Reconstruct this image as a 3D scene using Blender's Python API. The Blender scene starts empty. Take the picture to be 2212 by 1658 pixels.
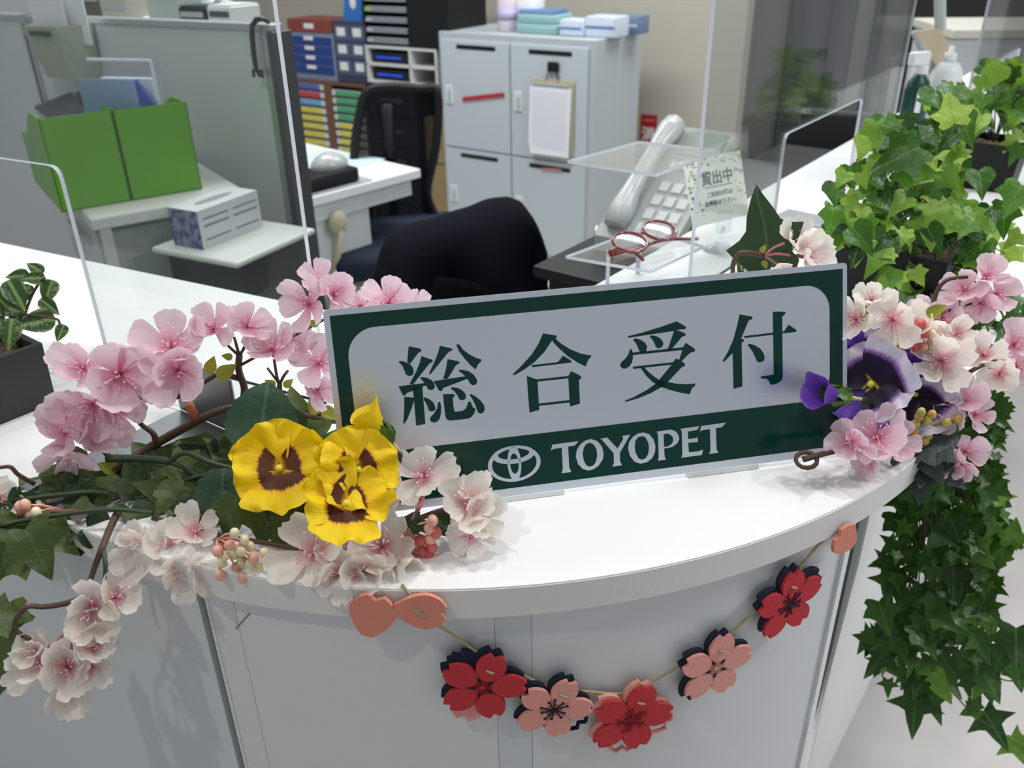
import bpy, bmesh, math, random
from mathutils import Vector, Matrix, Quaternion
from mathutils.geometry import tessellate_polygon
scene = bpy.context.scene
COL = scene.collection
R = math.radians
# ------------------------------------------------------------------ camera
CAM = Vector((0, 0, 1.42)); FPX = 1850.0; PITCH = R(28.0); ROLL = R(1.0)
_f = Vector((0, math.cos(PITCH), -math.sin(PITCH))); _r = Vector((1, 0, 0)); _d = _f.cross(_r)
_r2 = math.cos(ROLL) * _r + math.sin(ROLL) * _d
_d2 = -math.sin(ROLL) * _r + math.cos(ROLL) * _d
cd = bpy.data.cameras.new('camera'); cam = bpy.data.objects.new('camera', cd); COL.objects.link(cam)
cd.sensor_width = 36; cd.lens = FPX / 2212 * 36; cd.clip_start = .02; cd.clip_end = 60
cam.matrix_world = Matrix(((_r2.x, -_d2.x, -_f.x, CAM.x), (_r2.y, -_d2.y, -_f.y, CAM.y), (_r2.z, -_d2.z, -_f.z, CAM.z), (0, 0, 0, 1)))
cd.dof.use_dof = True; cd.dof.focus_distance = .70; cd.dof.aperture_fstop = 9.0
scene.camera = cam
# ------------------------------------------------------------------ world, lights, exposure
w = bpy.data.worlds.new('showroom'); scene.world = w; w.use_nodes = True
w.node_tree.nodes['Background'].inputs[0].default_value = (.93, .95, 1.0, 1)
w.node_tree.nodes['Background'].inputs[1].default_value = .33
scene.view_settings.view_transform = 'Standard'; scene.view_settings.look = 'None'
scene.view_settings.exposure = 0.0; scene.view_settings.gamma = 1; scene.view_settings.use_curve_mapping = False
def spot(loc, tgt, power, size=.03, ang=70, col=(1, .97, .93)):
    d = bpy.data.lights.new('ceiling_or_fill_spot', 'SPOT'); d.energy = power; d.shadow_soft_size = size; d.spot_size = R(ang); d.spot_blend = .6; d.color = col
    o = bpy.data.objects.new('ceiling_or_fill_spot', d); COL.objects.link(o); o.location = loc
    o.rotation_euler = (Vector(tgt) - Vector(loc)).to_track_quat('-Z', 'Y').to_euler()
def area(loc, tgt, sx, sy, power, col=(.95, .98, 1)):
    d = bpy.data.lights.new('ceiling_panel_light', 'AREA'); d.shape = 'RECTANGLE'; d.size = sx; d.size_y = sy; d.energy = power; d.color = col
    o = bpy.data.objects.new('ceiling_panel_light', d); COL.objects.link(o); o.location = loc
    o.rotation_euler = (Vector(tgt) - Vector(loc)).to_track_quat('-Z', 'Y').to_euler()
spot((-.35, 1.05, 2.75), (-.25, .75, 1), 30)
spot((.55, 1.15, 2.75), (.35, .8, 1), 29)
spot((1.15, .45, 2.75), (.45, .65, 1), 23)
spot((-1.0, 1.0, 2.75), (-.5, .8, 1), 9)
spot((-.85, -.15, 2.75), (-.30, .5, .9), 30)
spot((-1.0, 1.15, 2.75), (-.8, 1.95, .95), 22, .05, 50)  # added fill spot, aimed at the partition to brighten it
area((-.6, 3.1, 2.7), (-.6, 3.1, 0), 1.2, .3, 38)
area((.7, 2.9, 2.7), (.7, 2.9, 0), 1.2, .3, 16)
area((-.9, 1.9, 2.7), (-.9, 1.9, 0), 1.0, .3, 8)
area((1.4, 3.6, 2.7), (1.4, 3.6, 0), 1.2, .3, 26)
area((2.4, .8, 2.7), (2.4, .8, 0), 1.0, .4, 52)
# ------------------------------------------------------------------ helpers
def ray(px, py):
    return ((px - 1106) / FPX) * _r2 + ((py - 829) / FPX) * _d2 + _f
def atz(px, py, z):
    d = ray(px, py); return CAM + d * ((z - CAM.z) / d.z)
def aty(px, py, y):
    d = ray(px, py); return CAM + d * (y / d.y)
def ppm(p):                         # pixels per metre at a world point
    return FPX / ((Vector(p) - CAM).dot(_f))
rnd = random.Random(7)
MATS = {}
def nd(nt, t, **k):
    n = nt.nodes.new(t)
    for a, b in k.items(): setattr(n, a, b)
    return n
def mat(name, col, rough=.5, metal=0, var=None, bump=None, spec=None, emit=None, coat=0):
    if name in MATS: return MATS[name]
    m = bpy.data.materials.new(name); m.use_nodes = True; nt = m.node_tree; b = nt.nodes['Principled BSDF']
    c = (*col, 1); b.inputs['Base Color'].default_value = c; b.inputs['Roughness'].default_value = rough; b.inputs['Metallic'].default_value = metal
    if spec is not None: b.inputs['Specular IOR Level'].default_value = spec
    if coat: b.inputs['Coat Weight'].default_value = coat; b.inputs['Coat Roughness'].default_value = .08
    tc = nd(nt, 'ShaderNodeTexCoord')
    if var:                          # (scale, amount, colour2)
        no = nd(nt, 'ShaderNodeTexNoise'); no.inputs['Scale'].default_value = var[0]; no.inputs['Detail'].default_value = 5
        nt.links.new(tc.outputs['Object'], no.inputs['Vector'])
        rp = nd(nt, 'ShaderNodeValToRGB'); vc = var[3] if len(var) > 3 else .5; rp.color_ramp.elements[0].position = vc - var[1] / 2; rp.color_ramp.elements[1].position = vc + var[1] / 2
        rp.color_ramp.elements[0].color = c; rp.color_ramp.elements[1].color = (*var[2], 1)
        nt.links.new(no.outputs['Fac'], rp.inputs['Fac']); nt.links.new(rp.outputs['Color'], b.inputs['Base Color'])
    if bump:                         # (scale, strength, stretch)
        no = nd(nt, 'ShaderNodeTexNoise'); no.inputs['Scale'].default_value = bump[0]; no.inputs['Detail'].default_value = 4
        mp = nd(nt, 'ShaderNodeMapping'); mp.inputs['Scale'].default_value = bump[2] if len(bump) > 2 else (1, 1, 1)
        nt.links.new(tc.outputs['Object'], mp.inputs['Vector']); nt.links.new(mp.outputs['Vector'], no.inputs['Vector'])
        bp = nd(nt, 'ShaderNodeBump'); bp.inputs['Strength'].default_value = bump[1]; bp.inputs['Distance'].default_value = .002
        nt.links.new(no.outputs['Fac'], bp.inputs['Height']); nt.links.new(bp.outputs['Normal'], b.inputs['Normal'])
    if emit: b.inputs['Emission Color'].default_value = (*emit[0], 1); b.inputs['Emission Strength'].default_value = emit[1]
    MATS[name] = m; return m
def clear_mat(name, tint, haze=.04, hazecol=(.8, .85, .85), rough=.02, refl=1.0):
    m = bpy.data.materials.new(name); m.use_nodes = True; nt = m.node_tree; nt.nodes.remove(nt.nodes['Principled BSDF']); out = nt.nodes['Material Output']
    t = nd(nt, 'ShaderNodeBsdfTransparent'); t.inputs[0].default_value = (*tint, 1)
    g = nd(nt, 'ShaderNodeBsdfGlossy'); g.inputs['Roughness'].default_value = rough; g.inputs[0].default_value = (refl, refl, refl, 1)
    lw = nd(nt, 'ShaderNodeLayerWeight'); lw.inputs[0].default_value = .5
    pw = nd(nt, 'ShaderNodeMath', operation='POWER'); pw.inputs[1].default_value = 4.5; nt.links.new(lw.outputs['Facing'], pw.inputs[0])
    fr = nd(nt, 'ShaderNodeMath', operation='MULTIPLY_ADD'); fr.inputs[1].default_value = .9; fr.inputs[2].default_value = .035; nt.links.new(pw.outputs[0], fr.inputs[0])
    d = nd(nt, 'ShaderNodeBsdfDiffuse'); d.inputs[0].default_value = (*hazecol, 1)
    m1 = nd(nt, 'ShaderNodeMixShader'); m1.inputs[0].default_value = haze
    m2 = nd(nt, 'ShaderNodeMixShader')
    nt.links.new(t.outputs[0], m1.inputs[1]); nt.links.new(d.outputs[0], m1.inputs[2])
    nt.links.new(fr.outputs[0], m2.inputs[0]); nt.links.new(m1.outputs[0], m2.inputs[1]); nt.links.new(g.outputs[0], m2.inputs[2]); nt.links.new(m2.outputs[0], out.inputs[0])
    MATS[name] = m; return m
def petal_mat(name, stops, trans=.35, rough=.5, vein=.25, noise=0.0):
    """colour runs along the petal (uv.x) from the flower's eye to the rim"""
    m = bpy.data.materials.new(name); m.use_nodes = True; nt = m.node_tree; b = nt.nodes['Principled BSDF']; out = nt.nodes['Material Output']
    uv = nd(nt, 'ShaderNodeUVMap'); sp = nd(nt, 'ShaderNodeSeparateXYZ'); nt.links.new(uv.outputs[0], sp.inputs[0])
    fac = sp.outputs[0]
    if noise:
        mp = nd(nt, 'ShaderNodeMapping'); mp.inputs['Scale'].default_value = (1.5, 34, 1); nt.links.new(uv.outputs[0], mp.inputs[0])
        no = nd(nt, 'ShaderNodeTexNoise'); no.inputs['Scale'].default_value = 1.0; no.inputs['Detail'].default_value = 2; nt.links.new(mp.outputs[0], no.inputs['Vector'])
        a = nd(nt, 'ShaderNodeMath', operation='MULTIPLY_ADD'); a.inputs[1].default_value = noise; nt.links.new(no.outputs['Fac'], a.inputs[0]); nt.links.new(sp.outputs[0], a.inputs[2])
        s2 = nd(nt, 'ShaderNodeMath', operation='SUBTRACT'); s2.inputs[1].default_value = noise / 2; nt.links.new(a.outputs[0], s2.inputs[0]); fac = s2.outputs[0]
    rp = nd(nt, 'ShaderNodeValToRGB'); el = rp.color_ramp.elements
    while len(el) < len(stops): el.new(.5)
    for e, (p, c) in zip(el, stops): e.position = p; e.color = (*c, 1)
    nt.links.new(fac, rp.inputs[0])
    mp2 = nd(nt, 'ShaderNodeMapping'); mp2.inputs['Scale'].default_value = (2, 26, 1); nt.links.new(uv.outputs[0], mp2.inputs[0])
    n2 = nd(nt, 'ShaderNodeTexNoise'); n2.inputs['Scale'].default_value = 1.2; n2.inputs['Detail'].default_value = 3; nt.links.new(mp2.outputs[0], n2.inputs['Vector'])
    bp = nd(nt, 'ShaderNodeBump'); bp.inputs['Strength'].default_value = vein; bp.inputs['Distance'].default_value = .004; nt.links.new(n2.outputs['Fac'], bp.inputs['Height'])
    b.inputs['Roughness'].default_value = rough; b.inputs['Specular IOR Level'].default_value = .35
    nt.links.new(rp.outputs[0], b.inputs['Base Color']); nt.links.new(bp.outputs[0], b.inputs['Normal'])
    t = nd(nt, 'ShaderNodeBsdfTranslucent'); nt.links.new(rp.outputs[0], t.inputs[0]); nt.links.new(bp.outputs[0], t.inputs['Normal'])
    mx = nd(nt, 'ShaderNodeMixShader'); mx.inputs[0].default_value = trans
    nt.links.new(b.outputs[0], mx.inputs[1]); nt.links.new(t.outputs[0], mx.inputs[2]); nt.links.new(mx.outputs[0], out.inputs[0])
    MATS[name] = m; return m
def leaf_mat(name, cols, rough=.4, trans=.25, rib=(.35, .5, .2), stripes=False):
    """leaf greens vary from leaf to leaf; pale mid rib and side veins"""
    m = bpy.data.materials.new(name); m.use_nodes = True; nt = m.node_tree; b = nt.nodes['Principled BSDF']; out = nt.nodes['Material Output']
    oi = nd(nt, 'ShaderNodeObjectInfo'); rp = nd(nt, 'ShaderNodeValToRGB'); el = rp.color_ramp.elements
    while len(el) < len(cols): el.new(.5)
    for i, e in enumerate(el): e.position = i / (len(cols) - 1); e.color = (*cols[i], 1)
    nt.links.new(oi.outputs['Random'], rp.inputs[0])
    uv = nd(nt, 'ShaderNodeUVMap'); sp = nd(nt, 'ShaderNodeSeparateXYZ'); nt.links.new(uv.outputs[0], sp.inputs[0])
    ab = nd(nt, 'ShaderNodeMath', operation='ABSOLUTE'); nt.links.new(sp.outputs[0], ab.inputs[0])
    if stripes:
        wv = nd(nt, 'ShaderNodeMath', operation='MULTIPLY'); wv.inputs[1].default_value = 19; nt.links.new(sp.outputs[2], wv.inputs[0])
        sn = nd(nt, 'ShaderNodeMath', operation='MULTIPLY'); sn.inputs[1].default_value = 20; nt.links.new(ab.outputs[0], sn.inputs[0])
        s2 = nd(nt, 'ShaderNodeMath', operation='COSINE'); nt.links.new(sn.outputs[0], s2.inputs[0])
        mr = nd(nt, 'ShaderNodeMapRange'); mr.inputs[1].default_value = .2; mr.inputs[2].default_value = 1; nt.links.new(s2.outputs[0], mr.inputs[0]); fac = mr.outputs[0]
    else:
        mr = nd(nt, 'ShaderNodeMapRange'); mr.inputs[1].default_value = 0; mr.inputs[2].default_value = .03; mr.inputs[3].default_value = .6; mr.inputs[4].default_value = 0; nt.links.new(ab.outputs[0], mr.inputs[0]); fac = mr.outputs[0]
    mx = nd(nt, 'ShaderNodeMix', data_type='RGBA'); mx.inputs[7].default_value = (*rib, 1)
    nt.links.new(fac, mx.inputs[0]); nt.links.new(rp.outputs[0], mx.inputs[6])
    no = nd(nt, 'ShaderNodeTexNoise'); no.inputs['Scale'].default_value = 6; nt.links.new(uv.outputs[0], no.inputs['Vector'])
    bp = nd(nt, 'ShaderNodeBump'); bp.inputs['Strength'].default_value = .3; bp.inputs['Distance'].default_value = .004; nt.links.new(no.outputs['Fac'], bp.inputs['Height']); nt.links.new(bp.outputs[0], b.inputs['Normal'])
    nt.links.new(mx.outputs[2], b.inputs['Base Color']); b.inputs['Roughness'].default_value = rough
    t = nd(nt, 'ShaderNodeBsdfTranslucent'); nt.links.new(mx.outputs[2], t.inputs[0])
    ms = nd(nt, 'ShaderNodeMixShader'); ms.inputs[0].default_value = trans
    nt.links.new(b.outputs[0], ms.inputs[1]); nt.links.new(t.outputs[0], ms.inputs[2]); nt.links.new(ms.outputs[0], out.inputs[0])
    MATS[name] = m; return m
# ---- meshes
class MB:
    """collects shapes; build() links them as one mesh object"""
    def __init__(s): s.v = []; s.f = []; s.mi = []; s.cur = 0; s.uv = {}
    def add(s, vs, fs):
        o = len(s.v); s.v += [tuple(v) for v in vs]; s.f += [tuple(i + o for i in f) for f in fs]; s.mi += [s.cur] * len(fs); return s
    def box(s, x0, x1, y0, y1, z0, z1):
        vs = [(x, y, z) for z in (z0, z1) for y in (y0, y1) for x in (x0, x1)]
        return s.add(vs, [(0, 2, 3, 1), (4, 5, 7, 6), (0, 1, 5, 4), (2, 6, 7, 3), (0, 4, 6, 2), (1, 3, 7, 5)])
    def rbox(s, x0, x1, y0, y1, z0, z1, b=.004):
        """box with bevelled vertical and top edges"""
        pts = []
        for cx, cy, a0 in ((x1 - b, y1 - b, 0), (x0 + b, y1 - b, 90), (x0 + b, y0 + b, 180), (x1 - b, y0 + b, 270)):
            for k in range(4): a = R(a0 + 30 * k); pts.append((cx + b * math.cos(a), cy + b * math.sin(a)))
        cxm, cym = (x0 + x1) / 2, (y0 + y1) / 2
        def ring(z, k):
            return [(cxm + (p[0] - cxm) * (1 - k / max(abs(x1 - x0) / 2, 1e-6)), cym + (p[1] - cym) * (1 - k / max(abs(y1 - y0) / 2, 1e-6)), z) for p in pts]
        rs = [ring(z0, b * .5), ring(z0 + b * .5, 0), ring(z1 - b * .7, 0), ring(z1 - b * .2, b * .3), ring(z1, b * .9)]
        n = len(pts); vs = [p for r in rs for p in r]; fs = []
        for i in range(len(rs) - 1):
            for k in range(n): fs.append((i * n + k, i * n + (k + 1) % n, (i + 1) * n + (k + 1) % n, (i + 1) * n + k))
        fs.append(tuple(range(n - 1, -1, -1))); fs.append(tuple((len(rs) - 1) * n + k for k in range(n)))
        return s.add(vs, fs)
    def prism(s, poly, z0, z1):
        n = len(poly); a = sum(poly[i][0] * poly[(i + 1) % n][1] - poly[(i + 1) % n][0] * poly[i][1] for i in range(n))
        if a < 0: poly = poly[::-1]
        tri = tessellate_polygon([[Vector((p[0], p[1], 0)) for p in poly]])
        vs = [(p[0], p[1], z0) for p in poly] + [(p[0], p[1], z1) for p in poly]; fs = []
        for t in tri:
            A, B, C = (poly[i] for i in t)
            t = t if (B[0] - A[0]) * (C[1] - A[1]) - (B[1] - A[1]) * (C[0] - A[0]) > 0 else (t[0], t[2], t[1])
            fs.append(tuple(i + n for i in t)); fs.append((t[2], t[1], t[0]))
        for i in range(n): j = (i + 1) % n; fs.append((i, j, j + n, i + n))
        return s.add(vs, fs)
    def tube(s, pts, r, seg=6, cap=True):
        pts = [Vector(p) for p in pts]; n = len(pts); rr = r if isinstance(r, (list, tuple)) else [r] * n
        up = Vector((0.13, .21, .97)); vs = []; fs = []; prev = None
        for i in range(n):
            t = (pts[min(i + 1, n - 1)] - pts[max(i - 1, 0)]).normalized()
            if prev is None: a = t.cross(up); a = a if a.length > .05 else t.cross(Vector((1, 0, 0)))
            else: a = prev - t * prev.dot(t)
            a.normalize(); prev = a; b = t.cross(a)
            for k in range(seg): th = 2 * math.pi * k / seg; vs.append(pts[i] + rr[i] * (math.cos(th) * a + math.sin(th) * b))
        for i in range(n - 1):
            for k in range(seg): fs.append((i * seg + k, i * seg + (k + 1) % seg, (i + 1) * seg + (k + 1) % seg, (i + 1) * seg + k))
        if cap: fs.append(tuple(range(seg - 1, -1, -1))); fs.append(tuple((n - 1) * seg + k for k in range(seg)))
        return s.add(vs, fs)
    def lathe(s, prof, c=(0, 0, 0), seg=20):
        vs = []; fs = []; n = len(prof)
        for r, z in prof:
            for k in range(seg): a = 2 * math.pi * k / seg; vs.append((c[0] + r * math.cos(a), c[1] + r * math.sin(a), c[2] + z))
        for i in range(n - 1):
            for k in range(seg): fs.append((i * seg + k, i * seg + (k + 1) % seg, (i + 1) * seg + (k + 1) % seg, (i + 1) * seg + k))
        fs.append(tuple(range(seg - 1, -1, -1))); fs.append(tuple((n - 1) * seg + k for k in range(seg)))
        return s.add(vs, fs)
    def ball(s, c, r, seg=8, rings=6, sc=(1, 1, 1)):
        vs = []; fs = []
        for i in range(rings + 1):
            ph = math.pi * i / rings
            for k in range(seg): a = 2 * math.pi * k / seg; vs.append((c[0] + sc[0] * r * math.sin(ph) * math.cos(a), c[1] + sc[1] * r * math.sin(ph) * math.sin(a), c[2] + sc[2] * r * math.cos(ph)))
        for i in range(rings):
            for k in range(seg): fs.append((i * seg + k, (i + 1) * seg + k, (i + 1) * seg + (k + 1) % seg, i * seg + (k + 1) % seg))
        return s.add(vs, fs)
    def xf(s, m, start=0):
        s.v = s.v[:start] + [tuple(m @ Vector(v)) for v in s.v[start:]]; return s
    def mesh(s, name, mats, smooth=False):
        me = bpy.data.meshes.new(name); me.from_pydata(s.v, [], s.f); me.validate()
        for m in (mats if isinstance(mats, (list, tuple)) else [mats]): me.materials.append(m)
        if len(me.polygons) == len(s.mi): me.polygons.foreach_set('material_index', s.mi)
        if smooth: me.polygons.foreach_set('use_smooth', [True] * len(me.polygons)); 
        me.update(); return me
    def build(s, name, mats, parent=None, smooth=False, origin=None):
        """origin: world point that becomes the object's origin; with a parent the vertices are in the parent's frame"""
        if origin is not None: s.v = [(v[0] - origin[0], v[1] - origin[1], v[2] - origin[2]) for v in s.v]
        return link(name, s.mesh(name, mats, smooth), parent, origin)
def link(name, me, parent=None, loc=None):
    o = bpy.data.objects.new(name, me); COL.objects.link(o)
    if parent is not None: o.parent = parent
    if loc is not None: o.location = loc
    return o
def tag(o, label, cat, group=None):
    o['label'] = label; o['category'] = cat
    if group: o['group'] = group
    return o
def thing(name, label, cat, loc=(0, 0, 0), rz=0, group=None):
    o = bpy.data.objects.new(name, None); COL.objects.link(o); o.location = loc; o.rotation_euler = (0, 0, rz); o.empty_display_size = .05
    return tag(o, label, cat, group)
def struct(o): o['kind'] = 'structure'; return o
def autosmooth(o, ang=35):
    me = o.data
    me.polygons.foreach_set('use_smooth', [True] * len(me.polygons))
    bm = bmesh.new(); bm.from_mesh(me)
    for e in bm.edges:
        if len(e.link_faces) == 2 and e.calc_face_angle(0) > R(ang): e.smooth = False
    bm.to_mesh(me); bm.free(); return o
def spline(pts, k=6):
    """Catmull-Rom through the points"""
    P = [Vector(p) for p in pts]; P = [2 * P[0] - P[1]] + P + [2 * P[-1] - P[-2]]; out = []
    for i in range(1, len(P) - 2):
        for j in range(k):
            t = j / k; a, b, c, d = P[i - 1:i + 3]
            out.append(.5 * (2 * b + (c - a) * t + (2 * a - 5 * b + 4 * c - d) * t * t + (3 * b - a - 3 * c + d) * t ** 3))
    out.append(P[-2]); return out
def text_mesh(body, size, ext=.0001, align='CENTER', bold=0.0):
    c = bpy.data.curves.new('t', 'FONT'); c.body = body; c.size = size; c.extrude = ext; c.align_x = align; c.align_y = 'CENTER'; c.offset = bold; c.resolution_u = 2
    o = bpy.data.objects.new('t', c); COL.objects.link(o); dg = bpy.context.evaluated_depsgraph_get(); dg.update()
    me = bpy.data.meshes.new_from_object(o.evaluated_get(dg)); bpy.data.objects.remove(o); return me
def poly_mesh(name, loops, ext, material):
    """flat lettering: the first loops are outlines, later ones inside them are counters"""
    c = bpy.data.curves.new('t', 'CURVE'); c.dimensions = '2D'; c.fill_mode = 'BOTH'; c.extrude = ext
    for lp in loops:
        sp = c.splines.new('POLY'); sp.points.add(len(lp) - 1); sp.use_cyclic_u = True
        for p, q in zip(sp.points, lp): p.co = (q[0], q[1], 0, 1)
    o = bpy.data.objects.new('t', c); COL.objects.link(o); dg = bpy.context.evaluated_depsgraph_get(); dg.update()
    me = bpy.data.meshes.new_from_object(o.evaluated_get(dg)); bpy.data.objects.remove(o)
    me.name = name; me.materials.clear(); me.materials.append(material); return me
def rot_to(n, roll=0, yhint=None):
    """matrix whose z axis is n; y axis leans towards yhint"""
    n = Vector(n).normalized(); h = Vector(yhint) if yhint is not None else Vector((0, 0, 1))
    y = h - n * h.dot(n)
    if y.length < 1e-3: y = Vector((0, 1, 0)) - n * n.y
    y.normalize(); x = y.cross(n)
    m = Matrix((x, y, n)).transposed()
    return (m @ Matrix.Rotation(roll, 3, 'Z')).to_4x4()
class Plane:
    """a vertical plane in the room: u runs along it, n away from the room's front"""
    def __init__(s, p0, yaw): s.p0 = Vector((p0[0], p0[1], 0)); s.yaw = yaw; s.u = Vector((math.cos(yaw), math.sin(yaw), 0)); s.n = Vector((-math.sin(yaw), math.cos(yaw), 0))
    def uz(s, px, py, off=0):
        d = ray(px, py); p0 = s.p0 + s.n * off; t = (p0 - CAM).dot(s.n) / d.dot(s.n); p = CAM + d * t; return (p - p0).dot(s.u), p.z
    def rect(s, x0, y0, x1, y1, off=0):
        xm, ym = (x0 + x1) / 2, (y0 + y1) / 2
        return s.uz(x0, ym, off)[0], s.uz(x1, ym, off)[0], s.uz(xm, y1, off)[1], s.uz(xm, y0, off)[1]
    def at(s, u, off=0, z=0): return s.p0 + s.u * u + s.n * off + Vector((0, 0, z))
class PT:
    """a thing standing on a Plane; pixel rectangles become local extents"""
    def __init__(s, name, label, cat, pl, rc, off=0, group=None, z0=None):
        u0, u1, za, zb = pl.rect(*rc, off); s.pl = pl; s.off = off; s.uc = (u0 + u1) / 2; s.zb = za if z0 is None else z0
        s.w = u1 - u0; s.h = zb - s.zb
        s.o = thing(name, label, cat, pl.at(s.uc, off, s.zb), pl.yaw, group)
    def r(s, x0, y0, x1, y1):
        u0, u1, za, zb = s.pl.rect(x0, y0, x1, y1, s.off); return u0 - s.uc, u1 - s.uc, za - s.zb, zb - s.zb
    def p(s, px, py): u, z = s.pl.uz(px, py, s.off); return u - s.uc, z - s.zb
    def box(s, name, rc, y0, y1, m, bev=0, parent=None):
        a, b, c, d = s.r(*rc); mb = MB()
        if bev: mb.rbox(a, b, y0, y1, c, d, bev)
        else: mb.box(a, b, y0, y1, c, d)
        return mb.build(name, m, parent or s.o)
# ------------------------------------------------------------------ materials
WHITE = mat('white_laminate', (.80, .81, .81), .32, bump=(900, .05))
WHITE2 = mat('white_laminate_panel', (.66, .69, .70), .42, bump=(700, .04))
EDGE = mat('pale_edge_band', (.72, .73, .71), .5, bump=(500, .08))
GAP = mat('dark_gap', (.07, .07, .065), .6)
STEEL = mat('brushed_steel', (.36, .37, .38), .34, 1, bump=(60, .06, (1, 30, 30)))
ALU = mat('brushed_aluminium', (.83, .90, .98), .33, 1, bump=(1400, .10, (.15, 1, 1)))
GREENF = mat('dark_green_film', (.001, .034, .025), .14, bump=(90, .05), spec=.35)
BLACK = mat('black_plastic', (.008, .008, .009), .5, spec=.3)
BLACKG = mat('black_gloss', (.01, .01, .011), .2)
GREY = mat('grey_plastic', (.42, .44, .45), .45)
LGREY = mat('light_grey_paint', (.60, .64, .65), .45)
WPLAST = mat('white_plastic', (.78, .79, .78), .4)
PAPER = mat('paper', (.82, .83, .86), .7)
CHROME = mat('chrome', (.8, .8, .8), .12, 1)
ACR = clear_mat('acrylic_sheet', (.92, .94, .935), .022, (.62, .66, .65), .03, .6)
ACRC = clear_mat('acrylic_clear', (.93, .95, .96), .03, (.8, .84, .87), .03)
ACRE = mat('acrylic_cut_edge', (.68, .71, .78), .15, spec=.8)
def uvec(a): return Vector((math.cos(a), math.sin(a), 0))
A1, A2 = R(-27.5), R(52.6)                  # directions of the two counter wings
U1, U2 = uvec(A1), uvec(A2); N1 = Vector((-U1.y, U1.x, 0)); O2 = Vector((U2.y, -U2.x, 0))   # N1 to the staff side of the left wing, O2 to the visitors' side of the right wing
ZC = 1.0; TH = .028
CC = Vector((-.0505, 1.0743, 0)); CR = .5977
# ------------------------------------------------------------------ room shell
m = MB(); m.box(-4.5, 4.5, -2.5, 7, -.02, 0)
fl = mat('floor_stone', (.56, .53, .51), .5, var=(5, .5, (.68, .65, .63)), bump=(40, .05))
struct(m.build('floor', fl, None)); 
WB = Plane((.686, 4.136), R(-33))
beige = mat('beige_wallpaper', (.46, .43, .36), .8, bump=(300, .1))
m = MB(); m.box(-3.6, .40, 0, .08, 0, 2.9)
o = m.build('wall_back', beige); o.location = WB.p0; o.rotation_euler = (0, 0, WB.yaw); struct(o)
m = MB(); m.box(-3.6, .40, -.012, 0, 0, .07)
o = m.build('baseboard_back', mat('baseboard_brown', (.12, .10, .08), .5)); o.location = WB.p0; o.rotation_euler = (0, 0, WB.yaw); struct(o)
# glazed side of the room, right of the lockers: dark posts with blinds between them
WR = Plane((1.5, 4.75), R(-4))
blind = mat('grey_blind', (.16, .15, .135), .8, bump=(30, .15, (1, 1, .02)))
dark = mat('dark_frame', (.018, .019, .022), .35)
m = MB(); m.box(-1.2, 2.4, .05, .10, 0, 2.9); o = m.build('wall_right', mat('dim_grey_wall', (.15, .145, .135), .8)); o.location = WR.p0; o.rotation_euler = (0, 0, WR.yaw); struct(o)
n = 0
for x0, x1, mt, dep in [(1436, 1452, dark, .06), (1452, 1474, CHROME, .05), (1474, 1502, dark, .09), (1508, 1572, blind, .03), (1574, 1602, dark, .09), (1604, 1622, blind, .04), (1624, 1688, blind, .02), (1690, 1716, dark, .09), (1718, 1772, mat('smoked_glass', (.05, .052, .055), .15), .03), (1774, 1786, dark, .08), (1788, 1826, mat('smoked_glass', (.05, .052, .055), .15), .03), (1828, 1862, blind, .04), (1864, 1880, dark, .08), (1882, 1936, blind, .03)]:
    u0, u1, a, b = WR.rect(x0, 0, x1, 300); n += 1
    m = MB(); m.box(u0, u1, -dep, .045, .0, 2.9); o = m.build('trim_%d' % n, mt); o.location = WR.p0; o.rotation_euler = (0, 0, WR.yaw); struct(o)
# ------------------------------------------------------------------ reception counter
def isect(p, u, q, v):
    d = u.x * v.y - u.y * v.x; t = ((q - p).x * v.y - (q - p).y * v.x) / d; return p + u * t
BL_ = Vector((-.328, 1.046, 0)); IR = Vector((.107, 1.057, 0))
INNER = isect(BL_, U1, IR, U2)
LEFTL, RIGHTL = 1.7, 2.3
def arc(r, a0, a1, k=40): return [CC + r * uvec(a0 + (a1 - a0) * i / k) for i in range(k + 1)]
AL, AR = math.atan2(-N1.y, -N1.x), math.atan2(O2.y, O2.x)      # angles of the two tangent points
def outline(r, inner_in=0):
    a = arc(r, AL, AR)
    return [a[0] - U1 * LEFTL] + a + [a[-1] + U2 * RIGHTL, IR + U2 * ((a[-1] + U2 * RIGHTL - IR).dot(U2)) + O2 * inner_in, INNER - N1 * inner_in + O2 * inner_in * .6, BL_ - U1 * ((BL_ - (a[0] - U1 * LEFTL)).dot(U1)) - N1 * inner_in]
counter = thing('reception_counter', 'white reception counter with a rounded corner carrying the green and silver sign', 'counter', (CC.x, CC.y - .4, 0))
cb = Vector(counter.location)
def lp(pts): return [(p[0] - cb.x, p[1] - cb.y) for p in pts]
m = MB(); m.prism(lp(outline(CR)), ZC - TH, ZC); ct = m.build('countertop', WHITE, counter)
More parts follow.
